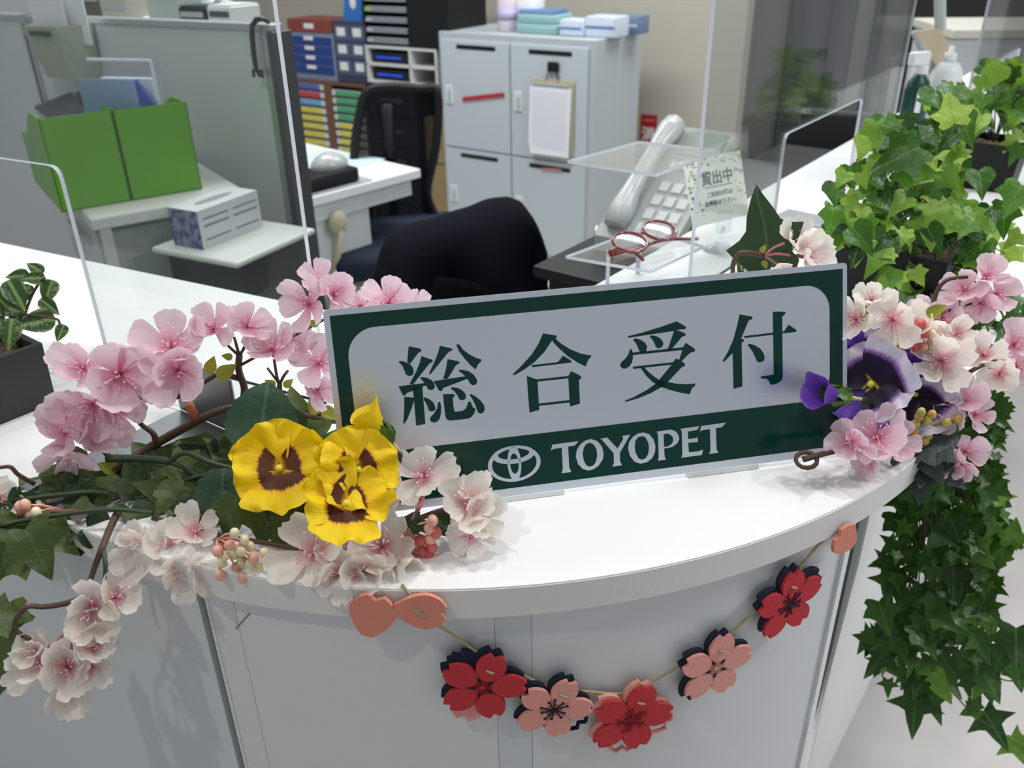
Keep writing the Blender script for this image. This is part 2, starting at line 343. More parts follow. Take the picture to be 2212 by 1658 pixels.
# edge band around the front
def band(r0, r1, a0, a1, z0, z1, k=40):
    p = [CC + r1 * uvec(a0 + (a1 - a0) * i / k) for i in range(k + 1)] + [CC + r0 * uvec(a1 - (a1 - a0) * i / k) for i in range(k + 1)]
    return p
eb = arc(CR + .0008, AL, AR); ei = arc(CR - .0004, AL, AR)
m = MB(); m.prism(lp([eb[0] - U1 * LEFTL] + eb + [eb[-1] + U2 * RIGHTL, ei[-1] + U2 * RIGHTL] + ei[::-1] + [ei[0] - U1 * LEFTL]), ZC - TH, ZC - .0012)
autosmooth(m.build('edge_band', EDGE, ct))
RP = CR - .008
aL1 = math.atan2(.515 - CC.y, -.246 - CC.x); aL2 = aL1 + .046; aR1 = math.atan2(.583 - CC.y, .291 - CC.x)
def panel(name, pts_o, thick, mt, z0=.08, z1=ZC - TH):
    m = MB(); inn = [p + (CC - p).normalized() * thick for p in pts_o]; m.prism(lp(pts_o + inn[::-1]), z0, z1)
    return autosmooth(m.build(name, mt, counter))
tl = arc(RP, AL, aL1 - .012, 8)
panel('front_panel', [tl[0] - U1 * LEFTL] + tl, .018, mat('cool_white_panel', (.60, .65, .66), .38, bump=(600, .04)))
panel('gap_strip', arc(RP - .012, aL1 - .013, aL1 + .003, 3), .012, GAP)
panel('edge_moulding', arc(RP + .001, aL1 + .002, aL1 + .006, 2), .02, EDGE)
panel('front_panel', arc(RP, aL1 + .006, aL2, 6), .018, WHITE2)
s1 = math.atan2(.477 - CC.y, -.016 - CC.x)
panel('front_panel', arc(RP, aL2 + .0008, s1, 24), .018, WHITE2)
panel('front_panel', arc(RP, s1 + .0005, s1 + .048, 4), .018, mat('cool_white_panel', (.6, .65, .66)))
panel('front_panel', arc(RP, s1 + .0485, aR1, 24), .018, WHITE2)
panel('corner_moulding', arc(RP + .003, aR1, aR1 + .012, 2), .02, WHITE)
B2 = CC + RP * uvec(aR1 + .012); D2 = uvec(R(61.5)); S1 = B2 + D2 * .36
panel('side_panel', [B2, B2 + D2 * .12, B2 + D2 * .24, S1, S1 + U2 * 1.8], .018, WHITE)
panel('gap_lining', arc(RP - .004, aL2 - .02, aR1 - .02, 30), .004, mat('joint_grey', (.42, .44, .45), .6))
panel('plinth', [tl[0] - U1 * LEFTL + N1 * .05] + arc(RP - .05, AL, aR1 - .05, 20) + [S1 - O2 * .05, S1 + U2 * 1.8 - O2 * .05], .018, GREY, 0, .08)
# staff side panels
m = MB(); q = [BL_ - N1 * .03 - U1 * 1.3, INNER - N1 * .03 + O2 * .02, IR + O2 * .03 + U2 * 2.4, IR + O2 * .05 + U2 * 2.4, INNER - N1 * .05 + O2 * .035, BL_ - N1 * .05 - U1 * 1.3]
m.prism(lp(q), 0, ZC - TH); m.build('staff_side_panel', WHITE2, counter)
# joint line across the left wing and scratch by the left seam
jl = atz(150, 826, ZC); 
m = MB(); j0 = atz(396, 890, ZC); m.prism(lp([j0 - U1 * .5, j0 + U1 * .12, j0 + U1 * .12 + N1 * .0014, j0 - U1 * .5 + N1 * .0014]), ZC, ZC + .00025); m.build('joint_line', mat('joint_grey', (.42, .44, .45), .6), ct)
m = MB(); j1 = j0 + N1 * .007; m.prism(lp([j1 - U1 * .5, j1 + U1 * .12, j1 + U1 * .12 + N1 * .0008, j1 - U1 * .5 + N1 * .0008]), ZC, ZC + .00025); m.build('joint_line', mat('joint_grey', (.42, .44, .45), .6), ct)
def on_panel(px, py, r):
    """point where the pixel's ray meets the upright cylinder of the counter's corner"""
    d = ray(px, py); a = d.x ** 2 + d.y ** 2; bx, by = CAM.x - CC.x, CAM.y - CC.y; b = 2 * (bx * d.x + by * d.y); c = bx * bx + by * by - r * r
    t = (-b - math.sqrt(b * b - 4 * a * c)) / (2 * a); return CAM + d * t
m = MB(); m.tube([on_panel(509 + 30 * t / 4, 1358 - 34 * t / 4, RP + .0002) - Vector(cb) for t in range(5)], .0006, 4); m.build('scratch', mat('scratch_grey', (.2, .2, .2), .7), counter)
# printed banner behind clear film on the visitors' side of the right wing
bt = mat('banner_print', (.003, .05, .045), .6, var=(16, .08, (.42, .50, .48), .62))
bt2 = MATS['banner_print']
ban = thing('banner', 'dark green printed banner under clear film on the counter side behind the hanging ivy', 'banner')
OB = Vector((D2.y, -D2.x, 0)); pb = [B2 + D2 * (.012 + .29 * k / 4) + OB * .002 for k in range(5)]
m = MB(); m.prism([(p.x, p.y) for p in pb + [p - OB * .0015 for p in pb[::-1]]], .70, ZC - TH - .005); autosmooth(m.build('print', bt, ban))
pf = [p + OB * .003 for p in pb]
m = MB(); m.prism([(p.x, p.y) for p in pf + [p - OB * .002 for p in pf[::-1]]], .695, ZC - TH - .003); autosmooth(m.build('film', clear_mat('banner_film', (.92, .95, .96), .01, (.7, .75, .75), .05, .3), ban))
# ------------------------------------------------------------------ sign
SW, SH = .4399, .1675
sb = Vector((-.1347, .5583, 1.004)); yaw, lean = .1921, .3027
su = uvec(yaw); snb = Vector((-su.y, su.x, 0)); sv = math.sin(lean) * snb + math.cos(lean) * Vector((0, 0, 1)); sn = su.cross(sv)   # sn faces the visitors
sign = thing('reception_sign', 'brushed aluminium reception sign with dark green border, four large green characters and an emblem', 'sign')
sign.matrix_world = Matrix(((su.x, sv.x, sn.x, sb.x), (su.y, sv.y, sn.y, sb.y), (su.z, sv.z, sn.z, sb.z), (0, 0, 0, 1)))
def rrect(x0, x1, y0, y1, r, k=10):
    out = []
    for cx, cy, a0 in ((x1 - r, y1 - r, 0), (x0 + r, y1 - r, 90), (x0 + r, y0 + r, 180), (x1 - r, y0 + r, 270)):
        for i in range(k + 1): a = R(a0 + 90 * i / k); out.append((cx + r * math.cos(a), cy + r * math.sin(a)))
    return out
m = MB(); m.prism(rrect(0, SW, 0, SH, .003, 5), -.0016, 0); m.build('metal_plate', ALU, sign)
def flat(name, loops, z, mt, ext=.00008):
    o = link(name, poly_mesh(name, loops, ext, mt), sign, (0, 0, z)); return o
flat('green_border', [[(.0048, .0070), (.4358, .0070), (.4358, .1627), (.0048, .1627)], rrect(.0155, .4236, .0505, .1511, .0225)], .00012, GREENF)
K = {"so":[[[62.63,133.24],[67.68,131.84],[71.3,130.64],[72.61,129.22],[71.86,128.2],[69.66,127.31],[62.43,119.24],[60.34,120.97]],[[53.56,121.6],[54.7,122.46],[56.93,122.03],[59.88,120.57],[62.41,119.02],[64.19,116.44],[64.75,113.31],[64.15,110.73],[62.57,109.78],[60.06,109.81],[58.35,111.3],[57.48,114.46],[56.45,118.06],[54.68,120.63]],[[72.07,124.55],[75.84,122.58],[79.88,120.88],[80.68,119.71],[80.07,118.8],[77.88,118.21],[63.67,103.04],[60.29,102.94],[66.17,111.85],[69.95,118.96]],[[51.71,102.28],[60.46,102.61],[72.3,102.69],[71.42,104.24],[69.21,107.13],[70.34,107.81],[74.06,107.0],[77.66,104.95],[79.89,102.04],[80.31,98.87],[79.11,96.98],[76.7,96.47],[74.68,97.45],[73.85,99.54],[73.56,100.69],[70.29,100.0],[62.37,97.4],[57.62,96.35],[56.37,94.7],[55.28,94.37],[54.14,95.38],[52.88,98.84]],[[62.76,100.69],[70.33,100.35],[69.92,69.55],[62.44,68.93]],[[55.38,93.47],[62.77,91.78],[62.41,88.69],[59.8,82.7],[55.93,75.04],[53.18,71.52],[52.42,72.29],[54.13,81.99]],[[70.24,90.31],[71.2,91.23],[74.24,89.87],[77.35,87.06],[78.91,83.72],[79.04,80.99],[77.99,79.3],[75.18,79.16],[73.61,80.47],[72.77,84.4],[71.59,87.24]],[[87.32,131.19],[91.92,129.68],[96.07,128.43],[96.88,127.26],[96.28,126.43],[93.61,125.57],[77.72,109.29],[76.52,109.94],[81.24,117.89],[84.5,124.2]],[[100.19,130.84],[102.55,130.86],[105.31,126.28],[110.06,121.85],[114.97,118.72],[119.18,116.99],[119.27,115.63],[116.65,113.64],[114.03,109.39],[110.44,112.88],[105.48,119.61],[101.8,125.71]],[[92.36,119.94],[96.73,118.64],[100.91,117.36],[101.72,116.04],[100.68,115.16],[98.66,114.46],[91.09,104.26],[87.22,104.34],[89.82,110.41]],[[79.63,103.5],[86.52,103.83],[105.22,104.64],[103.68,106.59],[100.31,109.61],[100.83,110.45],[104.46,109.88],[108.66,108.34],[112.27,105.06],[114.3,101.24],[114.51,98.96],[113.22,97.05],[110.76,96.71],[108.91,97.94],[107.64,100.56],[106.74,102.46],[86.64,97.09],[85.78,95.16],[84.66,94.74],[83.23,95.43],[81.34,99.66]],[[92.66,96.01],[93.54,96.96],[97.8,96.15],[101.49,93.96],[104.19,90.5],[104.61,88.18],[103.27,85.82],[100.58,85.33],[98.76,86.76],[97.56,89.84],[95.74,93.21]],[[81.77,86.12],[83.28,86.18],[83.81,83.18],[83.44,77.77],[81.77,72.49],[79.33,70.04],[76.71,69.8],[74.48,71.06],[73.83,72.96],[74.67,74.68],[77.53,77.08],[80.32,80.85]],[[86.17,92.06],[93.82,91.47],[95.48,90.75],[95.1,89.2],[93.71,88.44],[93.68,82.09],[94.06,77.48],[95.07,76.68],[100.56,76.75],[103.36,78.26],[105.0,81.29],[105.89,83.57],[107.87,83.49],[108.48,80.9],[109.57,78.49],[111.3,77.28],[110.24,74.27],[107.95,71.3],[105.14,69.87],[90.62,69.86],[88.09,70.61],[86.75,72.37],[86.29,76.08]],[[107.45,88.88],[108.53,89.95],[112.24,87.36],[116.26,83.26],[118.54,79.33],[118.75,76.08],[117.51,73.44],[115.21,72.78],[113.08,73.72],[112.28,76.8],[111.16,81.07],[109.04,86.33]]],"go":[[[171.13,132.9],[176.73,131.52],[181.68,130.19],[182.42,128.99],[181.24,127.49],[178.16,126.39],[170.99,117.44],[162.12,110.03],[153.96,105.31],[144.98,101.16],[143.8,102.1],[151.99,108.71],[160.9,117.0],[167.05,125.09]],[[178.4,126.6],[181.24,127.49],[185.74,122.99],[192.33,118.04],[200.91,113.56],[206.91,111.61],[210.29,111.07],[210.0,109.69],[207.57,107.58],[204.82,102.24],[199.38,105.56],[191.36,111.43],[184.03,119.01],[179.8,123.97]],[[159.66,107.97],[182.02,108.23],[186.58,113.03],[193.01,108.49],[193.2,106.71],[160.43,106.29]],[[155.28,99.58],[163.43,95.85],[163.87,93.95],[163.7,75.62],[163.73,73.73],[163.72,70.34],[155.37,69.07]],[[163.43,95.85],[189.94,95.83],[189.79,93.88],[163.87,93.95]],[[189.94,95.83],[192.57,99.59],[199.13,95.76],[200.97,93.7],[200.31,92.35],[198.59,91.58],[198.32,71.7],[189.87,70.16],[189.68,75.74],[189.79,93.88]],[[163.7,75.62],[189.68,75.74],[189.8,73.59],[163.73,73.73]]],"ju":[[[242.21,123.58],[255.49,125.5],[271.44,128.63],[284.81,131.89],[290.92,128.22],[293.35,126.11],[292.29,124.77],[285.23,124.65],[282.19,124.05],[261.26,123.12],[242.86,122.26]],[[282.44,124.17],[285.47,124.39],[290.65,122.05],[292.84,120.2],[291.78,118.95],[289.23,118.59],[279.99,109.36],[276.21,109.22],[278.74,114.73]],[[246.63,120.24],[248.64,121.24],[253.2,119.58],[256.97,116.65],[258.43,113.68],[257.88,110.88],[256.53,108.63],[252.11,109.04],[250.83,112.47],[249.34,116.38]],[[261.08,121.49],[262.45,122.32],[266.12,121.62],[269.97,119.3],[272.31,116.25],[272.59,113.85],[271.33,111.58],[268.3,110.89],[266.12,112.04],[265.28,114.97],[263.48,118.45]],[[243.47,112.19],[245.2,112.51],[245.74,109.15],[245.76,105.35],[244.81,101.64],[242.66,98.52],[239.63,96.91],[236.71,97.1],[234.85,98.56],[234.59,100.72],[236.09,102.95],[239.66,105.45],[242.04,108.54]],[[245.52,109.55],[289.85,109.67],[292.54,113.13],[299.19,107.87],[300.55,106.29],[299.58,104.93],[295.97,104.29],[288.06,98.01],[285.81,98.71],[289.24,107.32],[245.64,107.5]],[[245.07,97.81],[280.45,97.87],[283.37,100.87],[289.04,97.19],[291.24,95.04],[290.4,93.42],[287.82,92.7],[275.12,81.56],[269.11,77.64],[259.6,73.67],[248.44,70.49],[237.43,68.68],[236.6,69.6],[245.56,72.26],[256.77,76.89],[264.25,80.97],[267.94,84.38],[279.35,95.94],[245.7,95.84]],[[251.88,96.19],[255.34,96.1],[259.54,91.12],[264.3,86.78],[268.17,83.97],[275.11,81.41],[284.15,79.02],[291.77,77.88],[299.59,77.57],[299.31,75.87],[296.23,73.72],[294.22,68.89],[286.34,71.07],[277.81,74.19],[268.88,78.06],[261.61,83.18],[256.44,89.02]]],"fu":[[[341.09,132.54],[346.77,130.95],[351.25,129.81],[352.63,128.64],[352.2,127.52],[348.91,126.4],[341.76,111.72],[344.48,110.56],[344.2,109.42],[342.15,107.97],[341.89,70.49],[333.9,69.18],[333.92,100.32],[325.97,93.44],[324.75,94.4],[329.98,102.08],[334.75,111.41],[338.58,123.1]],[[344.21,113.6],[370.94,114.11],[370.91,112.24],[345.27,111.88]],[[379.16,113.89],[381.22,114.18],[385.43,119.47],[392.11,114.68],[392.62,113.45],[391.83,112.57],[379.39,112.45]],[[371.11,131.81],[376.61,131.62],[381.98,130.83],[382.74,129.74],[381.69,128.43],[379.62,127.19],[379.4,112.69],[379.33,74.57],[377.98,71.81],[374.56,69.74],[369.34,68.83],[367.28,69.77],[366.31,73.0],[364.27,74.65],[359.39,75.38],[359.18,77.46],[371.06,77.57]],[[347.87,105.36],[348.92,106.81],[354.18,104.79],[359.19,101.29],[362.16,96.77],[362.84,92.92],[362.03,90.62],[358.42,89.45],[355.89,90.73],[354.2,94.67],[352.03,99.59]]],"T1":[[[172.61,39.85],[195.04,40.05],[191.65,36.63],[185.85,36.5],[185.74,18.52],[187.2,14.33],[178.74,14.19],[180.14,17.98],[180.45,36.16],[173.55,36.02],[170.98,35.08]]],"O1":[[[206.15,40.51],[211.11,38.2],[214.88,33.08],[216.1,26.7],[214.89,21.65],[211.21,16.92],[206.37,14.17],[201.71,13.76],[197.23,15.67],[193.49,20.32],[191.87,27.26],[193.14,32.75],[196.77,37.42],[201.02,39.97]],[[204.67,37.56],[207.87,35.77],[210.11,31.1],[210.37,25.88],[209.15,20.84],[206.88,17.76],[203.47,16.81],[200.5,18.35],[198.51,22.77],[197.91,28.53],[199.03,33.54],[201.29,36.6]]],"Y":[[[213.53,39.86],[219.94,40.15],[228.34,29.6],[233.77,37.25],[233.15,39.92],[240.08,40.22],[230.17,25.45],[230.0,18.4],[231.49,14.52],[223.2,14.42],[224.55,17.54],[224.72,25.9],[215.21,38.77]]],"O2":[[[251.59,40.79],[256.78,38.6],[260.5,33.42],[261.79,27.46],[260.96,21.75],[258.31,17.31],[253.87,14.45],[247.96,13.8],[242.78,16.18],[238.89,21.96],[237.59,28.43],[238.82,34.02],[242.48,38.26],[246.81,40.33]],[[250.37,37.81],[253.45,36.12],[255.59,31.4],[256.02,26.61],[255.05,21.45],[252.73,18.05],[249.21,17.08],[246.12,18.91],[244.02,23.93],[243.43,29.26],[244.36,34.37],[246.9,37.19]]],"P":[[[263.51,40.03],[276.14,40.29],[280.37,38.36],[282.9,34.35],[283.3,31.12],[281.51,27.63],[277.04,25.0],[269.43,24.37],[269.52,17.45],[270.57,14.53],[263.54,14.5],[264.34,17.59],[264.59,37.12]],[[269.52,37.04],[272.76,37.28],[275.92,35.73],[277.84,32.86],[277.83,30.21],[276.06,27.25],[272.74,25.81],[269.35,25.97]]],"E":[[[284.68,39.95],[301.85,40.28],[299.7,37.2],[291.45,36.76],[291.17,30.15],[298.59,30.19],[299.82,30.79],[299.99,26.65],[291.19,26.84],[291.49,18.34],[300.87,18.32],[304.52,19.36],[303.06,14.59],[284.46,14.43],[285.69,17.48],[285.76,37.44]]],"T2":[[[303.5,40.19],[326.08,40.51],[321.87,36.83],[316.67,36.65],[316.74,17.8],[318.32,14.78],[309.8,14.63],[311.13,17.44],[311.27,36.5],[304.35,36.42],[302.0,35.48]]]}
for nm, key in (('character', 'so'), ('character', 'go'), ('character', 'ju'), ('character', 'fu')):
    m = MB()
    for lp_ in K[key]: m.prism([(a / 1000, b / 1000) for a, b in lp_], .00004, .00022)
    m.build(nm, GREENF, sign)
SILV = ALU
for key in ('T1', 'O1', 'Y', 'O2', 'P', 'E', 'T2'):
    flat('letter', [[(a / 1000, b / 1000) for a, b in l] for l in K[key]], .0003, SILV)
def ell(cx, cy, rx, ry, k=48): return [((cx + rx * math.cos(2 * math.pi * i / k)) / 1000, (cy + ry * math.sin(2 * math.pi * i / k)) / 1000) for i in range(k)]
em = thing('x', 'x', 'x'); bpy.data.objects.remove(em)
e1 = flat('emblem', [ell(139.6, 27.6, 22.2, 15.3), ell(139.6, 27.6, 18.7, 12.9)], .0003, SILV)
for lps in ([ell(139.5, 35.2, 17.6, 7.6), ell(139.6, 36.2, 13.1, 4.7)], [ell(139.6, 27.7, 5.7, 15.0), ell(139.6, 27.7, 3.6, 8.6)]):
    o = link('emblem_ring', poly_mesh('emblem_ring', lps, .00008, SILV), e1, (0, 0, .00012))
for x0, x1 in ((.118, .180), (.290, .355)):
    m = MB(); m.box(x0, x1, -.004, 0, -.03, .001); m.build('foot', mat('milky_acrylic', (.74, .80, .78), .25), sign)
for x0 in (.10, .32):
    m = MB(); m.box(x0, x0 + .02, .002, .09, -.004, -.0016); m.v = [(v[0], v[1], v[2] - (.026 if v[1] < .01 and v[2] < -.003 else 0)) for v in m.v]; m.build('stay', mat('milky_acrylic', (.74, .80, .78)), sign)
# ------------------------------------------------------------------ acrylic screens
def sheet(name, label, base, u, loops, th=.005, group=None):
    """loops: outline in (along, height) with a cut-out for passing papers"""
    t = thing(name, label, 'screen', base, math.atan2(u.y, u.x), group)
    m = MB(); m.prism(loops, -th / 2, th / 2); me = m.mesh(name, [ACR, ACRE]); 
    me.transform(Matrix.Rotation(R(90), 4, 'X'))
    for p in me.polygons: p.material_index = 0 if abs(p.normal.y) > .5 else 1
    link('sheet', me, t); return t
s0 = atz(228, 745, ZC)
def rc(pts, i, r=.014, k=5):
    """rounds corner i of a loop"""
    a, b, c = (Vector((*pts[j % len(pts)], 0)) for j in (i - 1, i, i + 1)); p, q = b + (a - b).normalized() * r, b + (c - b).normalized() * r
    arc_ = [((1 - t) ** 2 * p + 2 * t * (1 - t) * b + t * t * q) for t in [j / k for j in range(k + 1)]]
    return pts[:i] + [(v.x, v.y) for v in arc_] + pts[i + 1:]
LS = [(0, 0), (.322, 0), (.322, .62), (-.95, .62), (-.95, 0), (-.63, 0), (-.63, .207), (0, .207)]
sheet('acrylic_screen', 'tall clear acrylic screen on the left wing in front of the green file boxes', s0, U1, rc(rc(LS, 7), 6))
r0 = atz(1486, 640, ZC)
RS = [(0, 0), (.275, 0), (.275, .155), (.625, .155), (.625, 0), (.86, 0), (.86, .62), (-.0, .62)]
sheet('acrylic_screen', 'tall clear acrylic screen on the right wing crossing the small white notice card', r0, U2, rc(rc(RS, 3), 2))
r2 = r0 + U2 * .98
sheet('acrylic_screen', 'far clear acrylic screen at the end of the right wing behind the spray bottle', r2 + O2 * .10, U2, rc(rc([(0, 0), (.16, 0), (.16, .155), (.5, .155), (.5, 0), (.66, 0), (.66, .62), (0, .62)], 3), 2))
# steel bracket left, steel plate right
bk = atz(390, 889, ZC); n90 = (atz(46, 1055, ZC) - bk); ln = n90.length; fd = n90.normalized(); sd = Vector((-fd.y, fd.x, 0))
br = thing('steel_bracket', 'L-shaped brushed steel bracket standing on the left wing behind the pink blossom', 'bracket', bk, math.atan2(sd.y, sd.x))
m = MB(); m.rbox(0, .092, -ln, 0, 0, .003, .001); m.build('foot_plate', STEEL, br)
m = MB(); m.rbox(0, .092, -.0, .003, .003, .062, .001); m.build('upright_plate', mat('brushed_steel_dark', (.20, .195, .18), .38, 1, bump=(60, .06, (30, 30, 1))), br)
sp = atz(1668, 472, ZC)
m = MB(); m.rbox(0, .20, 0, .055, 0, .004, .0015); o = m.build('steel_plate', STEEL); o.location = sp - Vector((0, 0, 0)); o.rotation_euler = (0, 0, math.atan2((atz(1800, 500, ZC) - sp).y, (atz(1800, 500, ZC) - sp).x)); tag(o, 'flat brushed steel plate on the right wing behind the white sprig', 'plate')
# ------------------------------------------------------------------ flower and leaf kit
def petal_mesh(name, mt, L=.5, W=.36, cup=.10, ruf=.02, notch=.05, seed=0, nu=7, nv=7, neck=.10, fringe=.012, roundness=.9, fan=0):
    """a petal along +x: narrow at the eye, broad and slightly notched at the rim"""
    r = random.Random(seed); ph = [r.uniform(0, 6.28) for _ in range(4)]; vs = []; uvs = []; fs = []
    for i in range(nu + 1):
        t = i / nu
        w = W * (neck + (1 - neck) * math.sin(min(1, t * 1.0) ** roundness * math.pi * .5) ) * (1 if t < .78 else math.sqrt(max(0, 1 - ((t - .78) / .30) ** 2)))
        for j in range(nv + 1):
            s = j / nv * 2 - 1
            x = L * t * (1 - .10 * s * s * t) - (notch * L * math.exp(-(s / .22) ** 2) * t ** 6)
            if i == nu: x += fringe * r.uniform(-1, 1); 
            y = w * s + (fringe * .4 * r.uniform(-1, 1) if abs(s) > .9 else 0)
            z = cup * t * t * L * 1.6 + cup * .55 * s * s * w * 2 + ruf * t * t * (math.sin(5 * s + ph[0]) + .6 * math.sin(9 * s + ph[1])) + ruf * .5 * math.sin(7 * t + ph[2]) * s
            vs.append((x + .02, y, z)); uvs.append((t * (1 + fan * s * s), .5 + .5 * s))
    n = nv + 1
    for i in range(nu):
        for j in range(nv): fs.append((i * n + j, (i + 1) * n + j, (i + 1) * n + j + 1, i * n + j + 1))
    me = bpy.data.meshes.new(name); me.from_pydata(vs, [], fs); me.materials.append(mt); ul = me.uv_layers.new(name='UVMap')
    for l in me.loops: ul.data[l.index].uv = uvs[l.vertex_index]
    me.polygons.foreach_set('use_smooth', [True] * len(me.polygons)); me.update(); return me
PINKM = petal_mat('pink_petal', [(0, (.82, .20, .38)), (.2, (.88, .46, .60)), (.5, (.90, .66, .75)), (1, (.92, .76, .82))], .42)
WHM = petal_mat('cream_petal', [(0, (.84, .28, .40)), (.2, (.88, .55, .58)), (.40, (.94, .86, .80)), (1, (.95, .93, .87))], .5)
YEL = petal_mat('yellow_petal', [(0, (.75, .45, .0)), (.3, (.86, .56, .0)), (1, (.88, .64, .006))], .25, noise=.1)
YELB = petal_mat('yellow_blotched_petal', [(0, (.80, .48, .0)), (.12, (.10, .018, .0)), (.44, (.075, .012, .0)), (.50, (.88, .50, .0)), (.64, (.90, .62, .0)), (1, (.88, .64, .006))], .2, noise=.22)
VIO = petal_mat('violet_petal', [(0, (.06, .01, .2)), (.6, (.075, .018, .30)), (1, (.16, .06, .46))], .2)
VIOB = petal_mat('white_edged_violet_petal', [(0, (.7, .55, .05)), (.08, (.012, .002, .02)), (.58, (.014, .003, .03)), (.68, (.28, .14, .42)), (.78, (.68, .62, .76)), (1, (.70, .66, .80))], .2, noise=.16)
STEMW = mat('woody_stem', (.085, .045, .028), .6, bump=(300, .4)); STEMG = mat('green_stem', (.03, .055, .018), .5); PEDP = mat('pink_pedicel', (.50, .17, .16), .5)
STAM_P = mat('pink_stamen', (.90, .45, .58), .5); STAM_C = mat('pale_pink_stamen', (.88, .52, .60), .5); TIPC = mat('stamen_tip', (.88, .78, .70), .5)
def blossom_core(name, sm):
    m = MB(); r = random.Random(5)
    for k in range(13):
        a = r.uniform(0, 6.28); t = r.uniform(.05, .42); h = r.uniform(.20, .30)
        e = Vector((math.cos(a) * t * .55, math.sin(a) * t * .55, h)); m.tube([(0, 0, .0), e * .5 + Vector((0, 0, .02)), e], .0075, 4)
        m.cur = 1; m.ball(e, .016, 5, 3); m.cur = 0
    m.cur = 2; m.lathe([(.012, -.26), (.045, -.20), (.05, -.08), (.035, .015)], seg=7); m.cur = 0
    return m.mesh(name, [sm, TIPC, PEDP], True)
CORE_P, CORE_W = blossom_core('blossom_core', STAM_P), blossom_core('blossom_core_cream', STAM_C)
PET = {'pink': [petal_mesh('petal', PINKM, W=.215, cup=.16 + .05 * k, ruf=.016, notch=.07, seed=k) for k in range(5)],
       'cream': [petal_mesh('petal', WHM, W=.22, cup=.18 + .06 * k, ruf=.020, notch=.10, seed=20 + k, fringe=.02) for k in range(5)]}
def place(o, p, mtx, s, base):
    o.matrix_basis = Matrix.Translation(Vector(p) - Vector(base)) @ mtx @ Matrix.Scale(s, 4)
def blossom(root, base, p, nrm, size, kind, tilt=18, seed=0):
    """one five-petalled flower: its heart is the part, the petals are sub-parts"""
    r = random.Random(seed); o = link('blossom', CORE_P if kind == 'pink' else CORE_W, root); place(o, p, rot_to(nrm, r.uniform(0, 6.28)), size, base)
    for k in range(5):
        q = link('petal', r.choice(PET[kind]), o)
        q.matrix_basis = Matrix.Rotation(2 * math.pi * k / 5 + r.uniform(-.16, .16), 4, 'Z') @ Matrix.Rotation(-R(tilt + r.uniform(-24, 20)), 4, 'Y') @ Matrix.Rotation(r.uniform(-.25, .25), 4, 'X') @ Matrix.Scale(r.uniform(.9, 1.1), 4)
    return o
def leaf_mesh(name, half, mt, fold=.18, curl=.25, petiole=0, wav=.0, seed=0):
    """half: list of (rib y, edge x, edge y) from base to tip; mirrored; unit length along +y"""
    r = random.Random(seed); vs = []; uvs = []; fs = []
    def z(x, y): return fold * abs(x) - curl * max(0, y) ** 2 * .6 + wav * math.sin(9 * y + 3 * abs(x) + seed)
    for ry, ex, ey in half:
        for sx in (-1, -.5, 0, .5, 1):
            x = ex * sx; y = ry + (ey - ry) * abs(sx); vs.append((x, y, z(x, y))); uvs.append((ex * sx, y))
    for i in range(len(half) - 1):
        for j in range(4): fs.append((i * 5 + j, i * 5 + j + 1, (i + 1) * 5 + j + 1, (i + 1) * 5 + j))
    mats = [mt]
    me = bpy.data.meshes.new(name); me.from_pydata(vs, [], fs); me.materials.append(mt); ul = me.uv_layers.new(name='UVMap')
    for l in me.loops: ul.data[l.index].uv = uvs[l.vertex_index]
    me.polygons.foreach_set('use_smooth', [True] * len(me.polygons)); me.update(); return me
IVYH = [(0, .02, -.02), (.02, .14, -.10), (.06, .30, -.14), (.12, .40, -.04), (.16, .34, .08), (.22, .44, .18), (.30, .56, .36), (.42, .36, .42), (.52, .25, .50), (.66, .19, .66), (.84, .09, .85), (1, .005, 1)]
IVYH2 = [(0, .02, -.02), (.02, .16, -.12), (.08, .34, -.10), (.18, .46, .10), (.30, .48, .28), (.45, .34, .44), (.6, .25, .58), (.8, .12, .8), (1, .005, 1)]
STARH = [(0, .02, -.02), (.0, .12, -.08), (.04, .30, -.20), (.08, .26, -.04), (.14, .26, .08), (.22, .62, .30), (.34, .34, .34), (.44, .20, .40), (.62, .15, .62), (.82, .07, .83), (1, .003, 1)]
SCAL = [(0, .03, 0)] + [(.05 + .95 * t, .43 * math.sin(math.pi * (.12 + .86 * t)) ** .7 * (1 + (.07 if i % 2 else -.03)), .03 + .95 * t) for i, t in enumerate([k / 13 for k in range(13)])] + [(1, .01, 1)]
OVAL = [(0, .01, 0), (.06, .17, .04), (.18, .30, .15), (.35, .34, .34), (.55, .29, .54), (.75, .17, .75), (.9, .07, .9), (1, .003, 1)]
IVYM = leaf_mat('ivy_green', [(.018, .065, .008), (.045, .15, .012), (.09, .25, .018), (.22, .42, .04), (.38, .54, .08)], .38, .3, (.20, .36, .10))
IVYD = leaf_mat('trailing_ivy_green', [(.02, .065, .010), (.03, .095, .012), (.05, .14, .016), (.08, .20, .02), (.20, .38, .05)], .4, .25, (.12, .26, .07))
FABL = leaf_mat('fabric_leaf_green', [(.012, .036, .012), (.022, .058, .014), (.065, .10, .012), (.05, .085, .016), (.12, .17, .04)], .5, .15, (.08, .14, .05))
SCALM = leaf_mat('bluish_fabric_leaf', [(.018, .06, .032), (.022, .07, .036)], .55, .12, (.10, .18, .09))
PEPM = leaf_mat('striped_leaf', [(.03, .08, .02), (.05, .11, .025)], .3, .2, (.22, .32, .10), stripes=True)
GREYL = leaf_mat('grey_green_leaf', [(.03, .05, .045), (.05, .075, .07)], .5, .1, (.06, .09, .08))
IVY = [leaf_mesh('leaf', h, IVYM, .12 + .08 * k, .15 + .25 * k, wav=.02, seed=k) for k, h in enumerate([IVYH, IVYH2, IVYH, IVYH2])]
